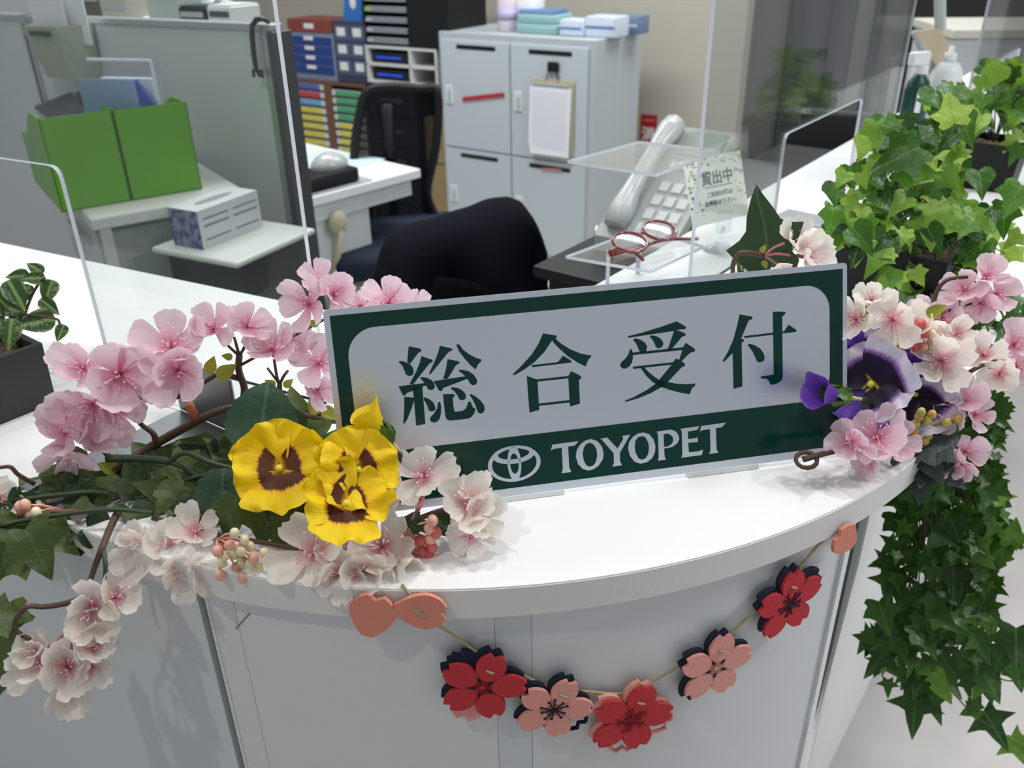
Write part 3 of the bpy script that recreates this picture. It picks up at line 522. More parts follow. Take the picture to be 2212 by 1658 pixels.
IVT = [leaf_mesh('leaf', h, IVYD, .12 + .08 * k, .1 + .2 * k, wav=.02, seed=k) for k, h in enumerate([IVYH, STARH, IVYH, STARH])]
FAB = [leaf_mesh('leaf', h, FABL, .14 + .06 * k, .2 + .2 * k, wav=.025, seed=k) for k, h in enumerate([IVYH, IVYH2, IVYH])]
SCL = leaf_mesh('leaf', SCAL, SCALM, .12, .12, wav=.02)
PEP = [leaf_mesh('leaf', OVAL, PEPM, .25, .2 + .2 * k) for k in range(2)]
BRACT = leaf_mesh('leaf', OVAL, leaf_mat('yellow_green_bract', [(.28, .30, .03), (.40, .40, .05)], .5, .3, (.3, .3, .05)), .3, .3)
GRL = [leaf_mesh('leaf', IVYH, GREYL, .2, .3)]
def leaf(root, base, me, p, nrm, tip, size):
    """p is the leaf's base, tip the way it points"""
    o = link('leaf', me, root); place(o, p, rot_to(nrm, 0, tip), size, base); return o
def leafpx(root, base, me, cx, cy, Y, px, tipang, lean=(.0, 0), size_m=None):
    """leaf centred on a view ray at depth Y, about px wide; tipang is measured in the plane facing the room's front"""
    c = aty(cx, cy, Y); tocam = (CAM - c).normalized(); n = (tocam + Vector((lean[0], 0, lean[1]))).normalized()
    right = _r2; up = -_d2; tip = right * math.cos(R(tipang)) + up * math.sin(R(tipang)); tip = (tip - n * tip.dot(n)).normalized(); s = size_m or px / ppm(c)
    return leaf(root, base, me, c - tip * s * .42, n, tip, s)
def stem(root, base, pts, r0, r1, mt, name='stem', k=5):
    pts = spline(pts, k) if len(pts) > 2 else [Vector(p) for p in pts]; n = len(pts); m = MB()
    m.tube([p - Vector(base) for p in pts], [r0 + (r1 - r0) * i / (n - 1) for i in range(n)], 6); return m.build(name, mt, root, True)
def berry(root, base, p, r, mt, frm=None, sm=None):
    m = MB(); m.ball((0, 0, 0), r, 9, 7, (1, 1, 1.15)); o = m.build('berry', mt, root, True); o.location = Vector(p) - Vector(base)
    if frm is not None: 
        q = MB(); q.tube([Vector(p) - Vector(p), (Vector(frm) - Vector(p)) * .5 + Vector((0, 0, .002)), Vector(frm) - Vector(p)], r * .22, 4); q.build('stalk', sm or PEDP, o, True)
    return o
def up_cam(p, up=.5, side=0.0, seed=0, jit=.35):
    r = random.Random(seed); t = (CAM - Vector(p)).normalized(); return t + Vector((side + r.uniform(-jit, jit), r.uniform(-jit, jit), up + r.uniform(-jit, jit)))
def flowers(root, base, lst, kind, s0, fs=1):
    for k, f in enumerate(lst):
        px, py, Y, d = f[:4]; sx, sz = f[4:6] if len(f) > 5 else (0, .3); p = aty(px, py, Y); n = (CAM - p).normalized() + Vector((sx, 0, sz)); r = random.Random(s0 + k)
        n += Vector((r.uniform(-.22, .22), r.uniform(-.2, .2), r.uniform(-.2, .2)))
        blossom(root, base, p, n, d / ppm(p) * (.96 if kind == 'pink' else 1.04) * fs, kind, 16, s0 + k)
# ------------------------------------------------------------------ pink cherry spray on the left wing
b1 = atz(250, 1015, 1.012)
pk = thing('cherry_blossom_spray', 'tall artificial pink cherry blossom spray at the left end of the sign', 'artificial flower', b1)
Q = lambda a, b, y: aty(a, b, y)
main = [b1, Q(330, 962, .645), Q(420, 912, .65), Q(480, 886, .655), Q(525, 881, .66), Q(620, 890, .665), Q(720, 908, .67), Q(790, 915, .685)]
stem(pk, b1, main, .0042, .0028, STEMW, 'branch')
stem(pk, b1, [Q(522, 882, .66), Q(528, 840, .665), Q(516, 800, .665), Q(517, 765, .665)], .0034, .0028, STEMW, 'branch')
for e in ((472, 722), (506, 728), (540, 712)): stem(pk, b1, [Q(517, 768, .665), Q((517 + e[0]) / 2, 748, .665), Q(*e, .67)], .0013, .0012, STEMW, 'twig')
stem(pk, b1, [Q(608, 888, .665), Q(604, 850, .665), Q(604, 828, .665)], .0030, .0024, STEMW, 'branch')
for e in ((578, 795), (592, 775), (622, 800)): stem(pk, b1, [Q(604, 830, .665), Q((604 + e[0]) / 2, 812, .665), Q(*e, .67)], .0013, .0012, STEMW, 'twig')
stem(pk, b1, [Q(690, 897, .67), Q(695, 868, .67), Q(692, 835, .665)], .0028, .0014, STEMW, 'branch')
stem(pk, b1, [Q(516, 818, .665), Q(480, 805, .66), Q(440, 825, .652), Q(372, 862, .645), Q(330, 868, .64), Q(298, 855, .64), Q(272, 828, .64)], .0024, .0014, STEMW, 'branch')
stem(pk, b1, [Q(338, 955, .645), Q(330, 935, .645), Q(304, 915, .645), Q(292, 890, .64), Q(265, 850, .64)], .0030, .0014, STEMW, 'branch')
stem(pk, b1, [b1, Q(235, 985, .635), Q(212, 962, .63), Q(180, 940, .628)], .0034, .0016, mat('reddish_stem', (.20, .06, .045), .55), 'branch')
stem(pk, b1, [Q(423, 905, .65), Q(408, 872, .65)], .0046, .0040, mat('red_sleeve', (.50, .13, .07), .5), 'sleeve')
stem(pk, b1, [Q(517, 790, .665), Q(700, 690, .67), Q(760, 665, .68), Q(835, 668, .69)], .0014, .0012, STEMW, 'twig')
flowers(pk, b1, [(668, 657, .66, 135, -.5, .1), (690, 612, .68, 105, .0, .9), (722, 637, .665, 112, .5, .5), (838, 655, .69, 120, .0, .6), (778, 662, .685, 85, -.2, .6), (897, 662, .70, 70, .5, .6),
    (462, 712, .66, 120, -.4, .4), (535, 706, .66, 110, .3, .3), (500, 690, .67, 70, 0, .9), (588, 756, .655, 135, -.1, .8), (637, 752, .665, 105, .2, .8), (690, 785, .655, 135, .1, .4), (684, 842, .66, 105, .3, -.1),
    (371, 752, .645, 178, .1, .3), (386, 800, .635, 165, .2, .0), (258, 808, .635, 205, .0, .1), (180, 797, .64, 140, -.4, .4), (204, 872, .63, 165, -.5, -.3), (250, 882, .635, 130, .3, .1),
    (146, 930, .625, 165, -.3, .4), (210, 935, .63, 140, .3, -.1), (150, 975, .622, 120, -.2, -.7)], 'pink', 100)
for px, py, Y, s, a in ((455, 790, .65, 40, 70), (487, 803, .65, 50, 35), (250, 1000, .63, 40, 80), (235, 1010, .62, 45, 160), (680, 875, .66, 48, 110), (712, 892, .66, 44, -30), (677, 698, .665, 26, 170), (492, 770, .665, 24, 170), (585, 828, .665, 26, 150), (622, 828, .665, 26, 40)):
    leafpx(pk, b1, BRACT, px, py, Y, s, a)
# ------------------------------------------------------------------ cream cherry sprays
b2 = atz(560, 1170, 1.006)
ck = thing('cherry_blossom_spray', 'low artificial cream cherry blossom spray with berries lying along the front of the counter', 'artificial flower', b2)
stem(ck, b2, [atz(330, 1118, 1.006), atz(450, 1150, 1.005), b2, atz(700, 1190, 1.005), atz(800, 1165, 1.006), atz(880, 1135, 1.01), atz(905, 1105, 1.02)], .0022, .0016, STEMW, 'branch')
stem(ck, b2, [atz(890, 1125, 1.022), Q(912, 1080, .545), Q(915, 1050, .548)], .0022, .0013, PEDP, 'twig'); stem(ck, b2, [Q(912, 1080, .545), Q(895, 1055, .545), Q(865, 1045, .545)], .0013, .0011, PEDP, 'twig')
stem(ck, b2, [atz(890, 1125, 1.022), atz(960, 1100, 1.022), atz(1010, 1095, 1.026), atz(1074, 1082, 1.012)], .0022, .0016, STEMW, 'twig')
flowers(ck, b2, [(917, 1028, .545, 135, .1, .3), (852, 1040, .545, 125, -.4, .3), (1008, 1088, .535, 130, .0, .4), (1035, 1122, .528, 115, .3, .1), (1018, 1155, .520, 105, .1, -.4), (1030, 1060, .545, 90, .1, .9),
    (678, 1192, .505, 165, -.2, .1), (738, 1192, .512, 110, .0, .6), (783, 1232, .498, 140, .1, -.2), (826, 1180, .515, 160, .0, .3), (735, 1240, .495, 115, -.1, -.4), (860, 1222, .505, 105, .4, -.2), (892, 1195, .515, 70, .5, 0),
    (322, 1192, .535, 130, -.5, .1), (372, 1178, .535, 125, .0, .4), (422, 1150, .54, 110, .3, .5), (388, 1232, .518, 125, .1, -.4), (432, 1225, .515, 115, .4, -.4), (300, 1165, .54, 80, -.6, .4)], 'cream', 200)
CB = mat('cream_berry', (.82, .76, .50), .35); SBm = mat('salmon_berry', (.82, .45, .34), .35); RB = mat('coral_berry', (.66, .13, .12), .35); YB = mat('amber_berry', (.60, .40, .10), .35); YG = mat('yellow_green_berry', (.55, .50, .12), .35)
SALM = mat('salmon_stalk', (.74, .36, .28), .5)
fr = atz(470, 1165, 1.02); rb = random.Random(3)
for x, y in ((507, 1151), (528, 1166), (526, 1176), (521, 1190), (486, 1200), (506, 1197), (521, 1213), (541, 1217), (559, 1225), (480, 1215), (510, 1225), (571, 1194), (495, 1178), (540, 1180), (512, 1182)): berry(ck, b2, aty(x, y, .500 + rb.uniform(-.006, .006)), .0037, CB if rb.random() > .12 else SBm, fr, SALM)
for x, y in ((476, 1242), (524, 1247), (548, 1205), (470, 1190)): berry(ck, b2, aty(x, y, .496), .0042, SBm, fr, SALM)
for x, y in ((558, 1243),): berry(ck, b2, aty(x, y, .508), .0040, CB, fr, SALM)
fr = atz(872, 1150, 1.02)
for x, y, mt in ((934, 1124, SBm), (926, 1142, SBm), (942, 1150, RB), (908, 1166, RB), (930, 1163, SBm), (933, 1182, RB), (912, 1190, RB), (925, 1196, RB), (908, 1208, SBm), (897, 1212, SBm)): berry(ck, b2, aty(x, y, .515), .0044, mt, fr, SALM)
for px, py, z, s, a in ((905, 1128, 1.03, 45, 100), (880, 1128, 1.02, 50, 170), (955, 1125, 1.02, 60, 160)): 
    c = atz(px, py, z); leafpx(ck, b2, FAB[1], px, py, c.y, s, a)
# spray hanging over the front edge at the left
b3 = atz(255, 1105, 1.01)
hk = thing('cherry_blossom_spray', 'artificial cream cherry blossom spray drooping over the front edge beside the dark panel gap', 'artificial flower', b3)
stem(hk, b3, [b3, Q(238, 1140, .545), Q(222, 1180, .520), Q(208, 1215, .515), Q(196, 1250, .510)], .0034, .0020, STEMW, 'branch')
stem(hk, b3, [Q(222, 1182, .52), Q(228, 1225, .508), Q(222, 1275, .505)], .0020, .0012, STEMG, 'twig')
stem(hk, b3, [Q(180, 1290, .505), Q(140, 1303, .50), Q(95, 1310, .50), Q(60, 1310, .495), Q(36, 1335, .492), Q(34, 1360, .49), Q(66, 1382, .488)], .0022, .0018, STEMW, 'twig')
for e in ((100, 1400), (155, 1405), (185, 1400)): stem(hk, b3, [Q(158, 1340, .498), Q((158 + e[0]) / 2, 1378, .49), Q(*e, .487)], .0012, .0012, PEDP, 'twig')
flowers(hk, b3, [(200, 1310, .502, 135, -.1, -.1), (248, 1290, .505, 110, .3, .0), (180, 1335, .498, 95, -.2, -.5), (90, 1428, .487, 130, -.3, -.2), (148, 1440, .484, 140, .0, -.2), (200, 1395, .488, 115, .4, .1), (146, 1485, .482, 110, .0, -.6), (82, 1400, .49, 100, -.4, .3), (195, 1440, .486, 100, .4, -.3)], 'cream', 300)
# second hanging sprig at the left margin
b4 = atz(70, 1105, 1.01)
lk = thing('cherry_blossom_spray', 'artificial cream blossom sprig with salmon berries at the left edge of the counter', 'artificial flower', b4)
stem(lk, b4, [atz(200, 1105, 1.012), b4, Q(20, 1120, .57)], .002, .0016, mat('dull_red_stem', (.20, .08, .05), .6), 'branch')
stem(lk, b4, [atz(75, 1045, 1.012), Q(40, 1025, .60), Q(22, 1008, .60), Q(-4, 1010, .60)], .0020, .0016, STEMW, 'twig')
flowers(lk, b4, [(-22, 1045, .59, 100, .0, .3), (2, 1085, .58, 95, .2, .2), (-20, 1100, .58, 90, 0, 0)], 'cream', 400)
for x, y, mt in ((54, 1090, SBm), (44, 1094, SBm), (78, 1107, CB), (68, 1112, SBm), (62, 1140, SBm), (46, 1145, CB)): berry(lk, b4, aty(x, y, .56), .0046, mt, aty(130, 1100, .57), SALM)
# ------------------------------------------------------------------ ivy garland leaves under the sprays
b5 = atz(300, 1075, 1.003)
iv = thing('ivy_garland', 'artificial dark green ivy garland lying under the blossom at the left of the counter', 'artificial ivy', b5)
stem(iv, b5, [atz(30, 1080, 1.012), atz(200, 1062, 1.014), b5, atz(420, 1030, 1.02), atz(520, 1015, 1.02)], .0022, .0018, STEMG)
stem(iv, b5, [atz(230, 990, 1.03), atz(300, 990, 1.03), atz(380, 1000, 1.03), atz(440, 1040, 1.014), atz(520, 1080, 1.01)], .0034, .002, STEMG)
stem(iv, b5, [atz(360, 1000, 1.03), atz(400, 978, 1.04), atz(460, 1000, 1.035), atz(530, 1018, 1.03)], .0024, .002, STEMG)
stem(iv, b5, [atz(0, 1135, 1.01), atz(70, 1120, 1.012), atz(230, 1100, 1.016), atz(330, 1108, 1.014)], .002, .002, STEMG)
LV = [(285, 1085, .60, 100, 190, 0), (270, 1048, .61, 80, 200, 0), (165, 1028, .62, 100, 330, 1), (100, 1045, .62, 90, 70, 0), (95, 1075, .60, 95, 190, 1), (150, 1125, .575, 130, 200, 0), (60, 1140, .565, 90, 250, 0), (80, 1190, .535, 110, 300, 0), (25, 1175, .54, 110, 250, 2), (120, 1160, .55, 90, 330, 1), (15, 1215, .53, 90, 220, 2),
      (225, 1150, .56, 75, 340, 1), (270, 1145, .57, 80, 250, 0), (340, 1080, .59, 90, 250, 0), (370, 1040, .61, 80, 150, 1), (330, 1020, .62, 80, 20, 2), (310, 980, .64, 70, 130, 1), (430, 985, .64, 80, 150, 0), (410, 1020, .61, 85, 340, 2), (480, 975, .645, 80, 140, 0), (420, 965, .65, 70, 160, 1), (505, 955, .65, 75, 110, 1), (645, 905, .66, 120, 100, 0), (625, 950, .63, 100, 300, 1), (650, 960, .62, 110, 20, 0), (690, 985, .60, 120, 60, 1), (575, 1125, .545, 120, 275, 0), (620, 1130, .54, 100, 240, 1), (660, 1120, .545, 120, 330, 0), (445, 1095, .565, 70, 200, 1), (500, 1120, .55, 90, 260, 2), (385, 1090, .575, 80, 300, 0), (210, 1060, .60, 90, 150, 1), (250, 1100, .585, 80, 30, 2), (540, 1075, .60, 100, 340, 0), (470, 1020, .61, 80, 40, 1), (330, 1120, .57, 80, 280, 1), (720, 1055, .555, 100, 40, 0), (180, 1090, .59, 85, 240, 2), (20, 1110, .575, 80, 120, 0),
      (350, 1060, .59, 95, 170, 0), (400, 1065, .585, 85, 30, 1), (230, 1035, .615, 85, 60, 0), (300, 1050, .60, 80, 340, 2), (450, 1050, .595, 75, 200, 0), (360, 985, .64, 70, 60, 1), (140, 1075, .60, 80, 300, 1), (50, 1110, .575, 85, 320, 2), (200, 1120, .57, 95, 20, 0), (110, 1110, .575, 80, 60, 1), (410, 1120, .56, 80, 250, 0), (300, 1120, .565, 75, 160, 2), (560, 985, .62, 90, 160, 0),
      (12, 1350, .50, 90, 270, 2), (20, 1330, .50, 80, 20, 2), (8, 1450, .49, 90, 250, 2)]
rl = random.Random(11)
for x, y, Y, s, a, k in LV: leafpx(iv, b5, FAB[k], x, y, Y, s * 1.15, a, (rl.uniform(-.4, .4), rl.uniform(-.1, .9)))
# ------------------------------------------------------------------ pansies
def pansy(root, base, p, nrm, size, kind, roll=0, seed=0):
    r = random.Random(seed); plain, blot = (YEL, YELB) if kind == 'yellow' else (VIO, VIOB)
    m = MB(); m.ball((0, 0, .03), .045, 7, 5, (1, 1, .6)); m.cur = 1; m.lathe([(.02, -.22), (.05, -.15), (.05, -.02)], seg=7)
    o = m.build('flower_head', [mat('pansy_eye', (.70, .62, .06), .5), STEMG], root, True); place(o, p, rot_to(nrm, roll, Vector((0, 0, 1))), size, base)
    for ang, W, L, mt, zoff, tl in ((62, .36, .50, plain if kind == 'yellow' else plain, -.035, 4), (118, .36, .50, plain, -.03, 6), (172, .34, .46, blot, -.012, 10), (8, .34, .46, blot, -.008, 10), (270, .42, .50, blot, .0, 12)):
        q = link('petal', petal_mesh('petal', mt, L=L, W=W, cup=.06, ruf=.062 if kind == 'yellow' else .04, notch=.0, seed=r.randint(0, 999), nu=9, nv=14, neck=.25, fringe=.006, roundness=.8, fan=.55), o)
        q.matrix_basis = Matrix.Translation((0, 0, zoff)) @ Matrix.Rotation(R(ang + r.uniform(-6, 6)), 4, 'Z') @ Matrix.Rotation(-R(tl + r.uniform(-6, 6)), 4, 'Y')
    return o
def bud(root, base, p, axis, size, mt, seed=0, sepal=STEMG):
    """half-open trumpet bud with a leafy calyx"""
    r = random.Random(seed); m = MB(); seg = 22; prof = [(.05, .0), (.09, .12), (.13, .28), (.20, .48), (.30, .66), (.36, .74)]; vs = []; fs = []; uvs = []
    for i, (rr, z) in enumerate(prof):
        for k in range(seg): a = 2 * math.pi * k / seg; w = 1 + .07 * (i / 5) ** 2 * math.sin(5 * a + seed); vs.append((rr * w * math.cos(a), rr * w * .8 * math.sin(a), z + .05 * (i / 5) ** 2 * math.sin(3 * a + 1)))
    for i in range(5):
        for k in range(seg): fs.append((i * seg + k, i * seg + (k + 1) % seg, (i + 1) * seg + (k + 1) % seg, (i + 1) * seg + k))
    me = bpy.data.meshes.new('bud'); me.from_pydata(vs, [], fs); me.materials.append(mt); ul = me.uv_layers.new(name='UVMap')
    for l in me.loops: i = l.vertex_index; ul.data[l.index].uv = (.35 + .65 * (i // seg) / 5, (i % seg) / seg)
    me.polygons.foreach_set('use_smooth', [True] * len(me.polygons)); o = link('bud', me, root); place(o, p, rot_to(axis), size, base)
    for k in range(5):
        q = link('sepal', SEP, o); q.matrix_basis = Matrix.Rotation(2 * math.pi * k / 5, 4, 'Z') @ Matrix.Translation((.06, 0, -.02)) @ Matrix.Rotation(R(90), 4, 'Z').inverted() @ Matrix.Rotation(R(68), 4, 'X') @ Matrix.Scale(.58, 4)
    q = MB(); q.tube([(0, 0, .02), (0, 0, -.12), (0, .01, -.24)], [.05, .035, .03], 7); q.build('stalk', mat('pale_green_stalk', (.45, .46, .20), .5), o, True)
    return o
SEPM = leaf_mat('sepal_green', [(.06, .15, .02), (.10, .22, .03)], .4, .2, (.15, .3, .06)); SEP = leaf_mesh('sepal', OVAL, SEPM, .35, -.5)
b6 = atz(640, 1100, 1.004)
yp = thing('pansy_pick', 'bunch of artificial yellow pansies with dark blotches in front of the sign', 'artificial flower', b6)
for px, py, Y, d, sx, sz, ro, sd in ((604, 1012, .555, 205, -.15, .25, .05, 3), (772, 1015, .518, 185, .25, .25, -.2, 8), (748, 1088, .495, 190, .15, .55, -.25, 5)):
    p = aty(px, py, Y); pansy(yp, b6, p, (CAM - p).normalized() + Vector((sx, 0, sz)), d / ppm(p), 'yellow', ro, sd)
p = aty(846, 955, .548); e = aty(790, 890, .552); bud(yp, b6, p, e - p, (e - p).length * 1.45, YEL, 2)
stem(yp, b6, [Q(855, 970, .548), Q(865, 985, .546), Q(840, 1010, .548), Q(700, 1012, .56), b6], .0018, .0018, STEMG)
for px, py, Y in ((604, 1012, .58), (772, 1015, .535), (748, 1088, .512)): stem(yp, b6, [Q(px, py, Y + .015), (Q(px, py, Y + .03) + b6) / 2, b6], .0018, .0018, STEMG)
leafpx(yp, b6, SCL, 565, 920, .60, 172, 82, (0, .1)); leafpx(yp, b6, SCL, 478, 1062, .57, 125, 265, (-.1, .2)); leafpx(yp, b6, SCL, 700, 1140, .535, 130, 300, (0, .4))
# ------------------------------------------------------------------ right-hand bouquet
b7 = atz(1960, 960, 1.01)
rw = thing('cherry_blossom_spray', 'artificial cream cherry blossom spray spilling past the right end of the sign', 'artificial flower', b7)
stem(rw, b7, [Q(1832, 770, .70), Q(1905, 762, .69), Q(1950, 775, .685), Q(1985, 815, .68), Q(2020, 835, .68), Q(2060, 825, .68), Q(2100, 800, .685), Q(2130, 785, .69)], .0030, .0018, STEMW, 'branch')
stem(rw, b7, [Q(1985, 815, .68), Q(1980, 880, .67), b7], .003, .003, STEMW, 'branch')
flowers(rw, b7, [(1850, 690, .69, 130, -.4, .2), (1882, 650, .70, 100, -.2, .9), (1928, 690, .69, 150, .0, .2), (1968, 700, .70, 120, .2, .3), (2035, 780, .68, 160, .0, .1), (2065, 720, .70, 90, .4, .5), (2005, 720, .71, 100, .3, .2), (2125, 768, .69, 125, -.2, .2), (2160, 805, .685, 110, .1, -.3), (1935, 745, .71, 90, 0, -.3), (1985, 745, .71, 90, 0, .2)], 'cream', 500, .84)
for x, y, mt in ((1990, 700, RB), (2003, 705, SBm), (2012, 722, CB), (1998, 722, RB), (2020, 730, SBm), (1985, 742, RB), (1995, 750, SBm), (2015, 745, CB), (1975, 748, RB)): berry(rw, b7, aty(x, y, .685), .0042, mt, aty(1985, 780, .70), SALM)
for x, y, s, a in ((1870, 680, 34, 80), (1925, 742, 44, 110), (1940, 760, 40, 40), (2020, 672, 44, 30)): leafpx(rw, b7, BRACT, x, y, .685, s, a)
b8 = atz(1930, 1000, 1.008)
rp_ = thing('cherry_blossom_spray', 'artificial pink cherry blossom spray at the lower right end of the sign', 'artificial flower', b8)
stem(rp_, b8, [b8, Q(1960, 930, .66), Q(2000, 850, .69), Q(2010, 720, .73), Q(2020, 640, .74), Q(2045, 605, .74), Q(2090, 598, .74)], .003, .0016, STEMW, 'branch')
stem(rp_, b8, [Q(2010, 690, .735), Q(2050, 670, .735), Q(2100, 655, .735)], .0014, .0012, STEMW, 'twig')
stem(rp_, b8, [b8, Q(2020, 960, .655), Q(2080, 975, .66)], .002, .0012, STEMG, 'twig'); stem(rp_, b8, [Q(1990, 955, .655), Q(2030, 900, .66), Q(2080, 880, .67)], .002, .0012, STEMG, 'twig')
stem(rp_, b8, [Q(1735, 992, .603), Q(1760, 985, .605), Q(1800, 975, .612), Q(1850, 965, .62)], .0026, .0022, STEMW, 'wire_loop')
m = MB(); c0 = Vector(Q(1742, 993, .603)) - b8; m.tube([c0 + .009 * Vector((math.cos(t), .6 * math.sin(t), .5 * math.sin(t))) for t in [k * .5236 for k in range(13)]], .0020, 6); m.build('wire_loop', STEMW, rp_, True)
flowers(rp_, b8, [(1838, 955, .615, 140, -.3, .0), (1895, 945, .62, 160, .1, .2), (1935, 955, .625, 120, .4, .0), (1880, 990, .612, 100, .0, -.5), (2078, 862, .665, 130, .2, .2), (2060, 895, .66, 100, -.2, -.2), (2105, 895, .665, 100, .5, .1), (2085, 975, .655, 110, .3, -.1), (2050, 995, .65, 100, -.1, -.3), (2075, 1000, .65, 90, .2, -.5),
    (2085, 625, .74, 115, -.4, .2), (2130, 600, .745, 110, .2, .8), (2150, 635, .74, 110, .4, .2), (2120, 655, .735, 110, .1, -.3), (2190, 745, .72, 130, .4, .3), (2195, 790, .715, 100, .2, -.3), (2035, 690, .735, 110, .0, .2), (2060, 705, .735, 90, .3, .2), (1990, 672, .74, 80, -.2, .4)], 'pink', 600, .92)
for k, (x, y) in enumerate([(1985, 900), (1978, 915), (1975, 930), (2003, 908), (2013, 895), (1985, 945), (1998, 952), (2005, 940), (1968, 955), (1980, 965), (1995, 975), (1975, 985), (1960, 925), (1990, 890), (1945, 925), (2045, 912), (2070, 905), (1955, 975), (1962, 1000)]): berry(rp_, b8, aty(x, y, .645), .0040, (YB, YG)[k % 2], aty(1965, 935, .655), mat('olive_stalk', (.25, .22, .07), .5))
b9 = atz(1900, 975, 1.008)
vp = thing('pansy_pick', 'bunch of artificial purple pansies with white edges at the right end of the sign', 'artificial flower', b9)
for px, py, Y, d, sx, sz, ro, sd in ((1882, 830, .655, 190, -.25, .2, 2.6, 3), (1975, 850, .675, 190, .25, .1, .4, 8), (1868, 770, .70, 130, -.3, .6, .8, 5), (2010, 800, .70, 120, .3, .4, .3, 9), (1985, 875, .67, 150, .2, -.3, 1.2, 4)):
    p = aty(px, py, Y); pansy(vp, b9, p, (CAM - p).normalized() + Vector((sx, 0, sz)), d / ppm(p), 'violet', ro, sd); stem(vp, b9, [p - Vector((0, -.012, .005)), (p + b9) / 2 + Vector((.0, .02, 0)), b9], .0018, .0018, STEMG)
p = aty(1835, 858, .625); e = aty(1765, 845, .618); bud(vp, b9, p, e - p, (e - p).length * 1.5, VIO, 2); stem(vp, b9, [p + (p - e) * .2, Q(1880, 868, .64), Q(1900, 920, .65), b9], .002, .002, STEMG)
for x, y, s, a in ((1800, 700, 110, 250), (1895, 735, 90, 200)): leafpx(vp, b9, FAB[0], x, y, .71, s, a)
for x, y, s, a in ((2000, 985, 120, 300), (2030, 1010, 120, 320), (1985, 1020, 120, 270), (2010, 960, 90, 10), (2040, 960, 80, 30)): leafpx(vp, b9, GRL[0], x, y, .645, s, a, (.2, .3))
# sprig above the sign's top edge
b10 = atz(1640, 640, 1.02); b10 = Vector((b10.x, .80, 1.0))
tw = thing('cherry_blossom_spray', 'small cream blossom sprig rising above the top right edge of the sign', 'artificial flower', b10)
stem(tw, b10, [b10, Q(1600, 620, .76), Q(1583, 585, .745), Q(1590, 555, .74), Q(1610, 545, .735), Q(1650, 552, .735)], .0024, .0022, STEMW, 'branch')
for e in ((1695, 525), (1710, 552), (1700, 590)): stem(tw, b10, [Q(1650, 552, .735), Q((1650 + e[0]) / 2, (552 + e[1]) / 2 - 4, .733), Q(*e, .73)], .0012, .0013, PEDP, 'twig')
flowers(tw, b10, [(1715, 522, .735, 95, .6, .6), (1740, 553, .73, 120, .6, .1), (1705, 590, .725, 115, .2, -.4), (1632, 592, .76, 70, 0, .6)], 'cream', 700)
leafpx(tw, b10, FAB[0], 1650, 500, .76, 180, 106, (-.8, -.1)); leafpx(tw, b10, FAB[1], 1655, 560, .765, 110, 60, (0, .3))
for x, y, a in ((1648, 538, 60), (1652, 570, 290)): leafpx(tw, b10, BRACT, x, y, .735, 20, a)
# ------------------------------------------------------------------ potted plants
SOIL = mat('soil', (.05, .033, .02), .9, var=(120, .3, (.10, .065, .035)), bump=(200, 1.0))
SLATE = mat('black_slate', (.014, .014, .015), .5, var=(16, .6, (.028, .028, .03)), bump=(22, .35))
def pot(root, w, d, h, mt, taper=.86):
    m = MB(); a = taper
    def q(s, z): return [(-w / 2 * s, -d / 2 * s, z), (w / 2 * s, -d / 2 * s, z), (w / 2 * s, d / 2 * s, z), (-w / 2 * s, d / 2 * s, z)]
    rings = [q(a, 0), q(1, h), q(1 - .012 / w, h), q(1 - .016 / w, h - .02)]; vs = [p for r_ in rings for p in r_]; fs = [(3, 2, 1, 0)]
    for i in range(3):
        for k in range(4): fs.append((i * 4 + k, i * 4 + (k + 1) % 4, (i + 1) * 4 + (k + 1) % 4, (i + 1) * 4 + k))
    m.add(vs, fs); m.build('pot', mt, root)
    m = MB(); n = 9; vs = []; fs = []; rs = random.Random(4); s = 1 - .016 / w
    for i in range(n + 1):
        for j in range(n + 1): vs.append((-w / 2 * s + w * s * i / n, -d / 2 * s + d * s * j / n, h - .012 + rs.uniform(-.004, .005)))
    for i in range(n):
        for j in range(n): fs.append((i * (n + 1) + j, (i + 1) * (n + 1) + j, (i + 1) * (n + 1) + j + 1, i * (n + 1) + j + 1))
    m.add(vs, fs); m.build('soil', SOIL, root, True)
# striped plant, left edge
pc = atz(129, 867, ZC); pw = .12
pep = thing('potted_plant', 'striped-leaf plant in a square black slate pot at the left edge of the counter', 'potted plant', pc - U2 * pw / 2 - O2 * pw / 2 + Vector((0, 0, 0)), A2)
pot(pep, pw, pw, .066, SLATE, .965)
pb_ = Vector(pep.location); ipm = Matrix.Rotation(-A2, 4, 'Z')
pep2 = pep
class Rooted:
    pass
def wplace(o): o.matrix_basis = ipm @ o.matrix_basis
for cx, cy, px, a, k, dy in ((33, 632, 72, 300, 0, 0), (12, 662, 70, 350, 1, .01), (22, 716, 70, 265, 0, -.02), (83, 694, 78, 195, 1, -.01), (106, 626, 56, 255, 0, .02), (75, 600, 46, 185, 1, .02), (42, 596, 46, 190, 0, .03), (78, 580, 40, 150, 1, .03), (56, 632, 46, 250, 0, .02), (104, 659, 48, 325, 1, .01), (132, 716, 40, 250, 0, -.01), (-8, 640, 60, 320, 1, 0), (35, 690, 44, 260, 0, .01), (-15, 700, 60, 220, 1, 0)):
    wplace(leafpx(pep, pb_, PEP[k], cx, cy, .80 + dy, px * 1.02, a, (0, .35)))
REDST = mat('reddish_plant_stem', (.10, .045, .03), .5)
for pts in ([(40, 760, .80), (45, 700, .80), (50, 680, .80), (70, 681, .79), (120, 688, .785), (130, 700, .785)], [(30, 760, .82), (60, 660, .82), (82, 615, .82), (98, 600, .82)], [(20, 760, .8), (10, 700, .8), (5, 660, .8)]):
    wplace(stem(pep, pb_, [Q(*p) for p in pts], .0016, .0011, REDST))
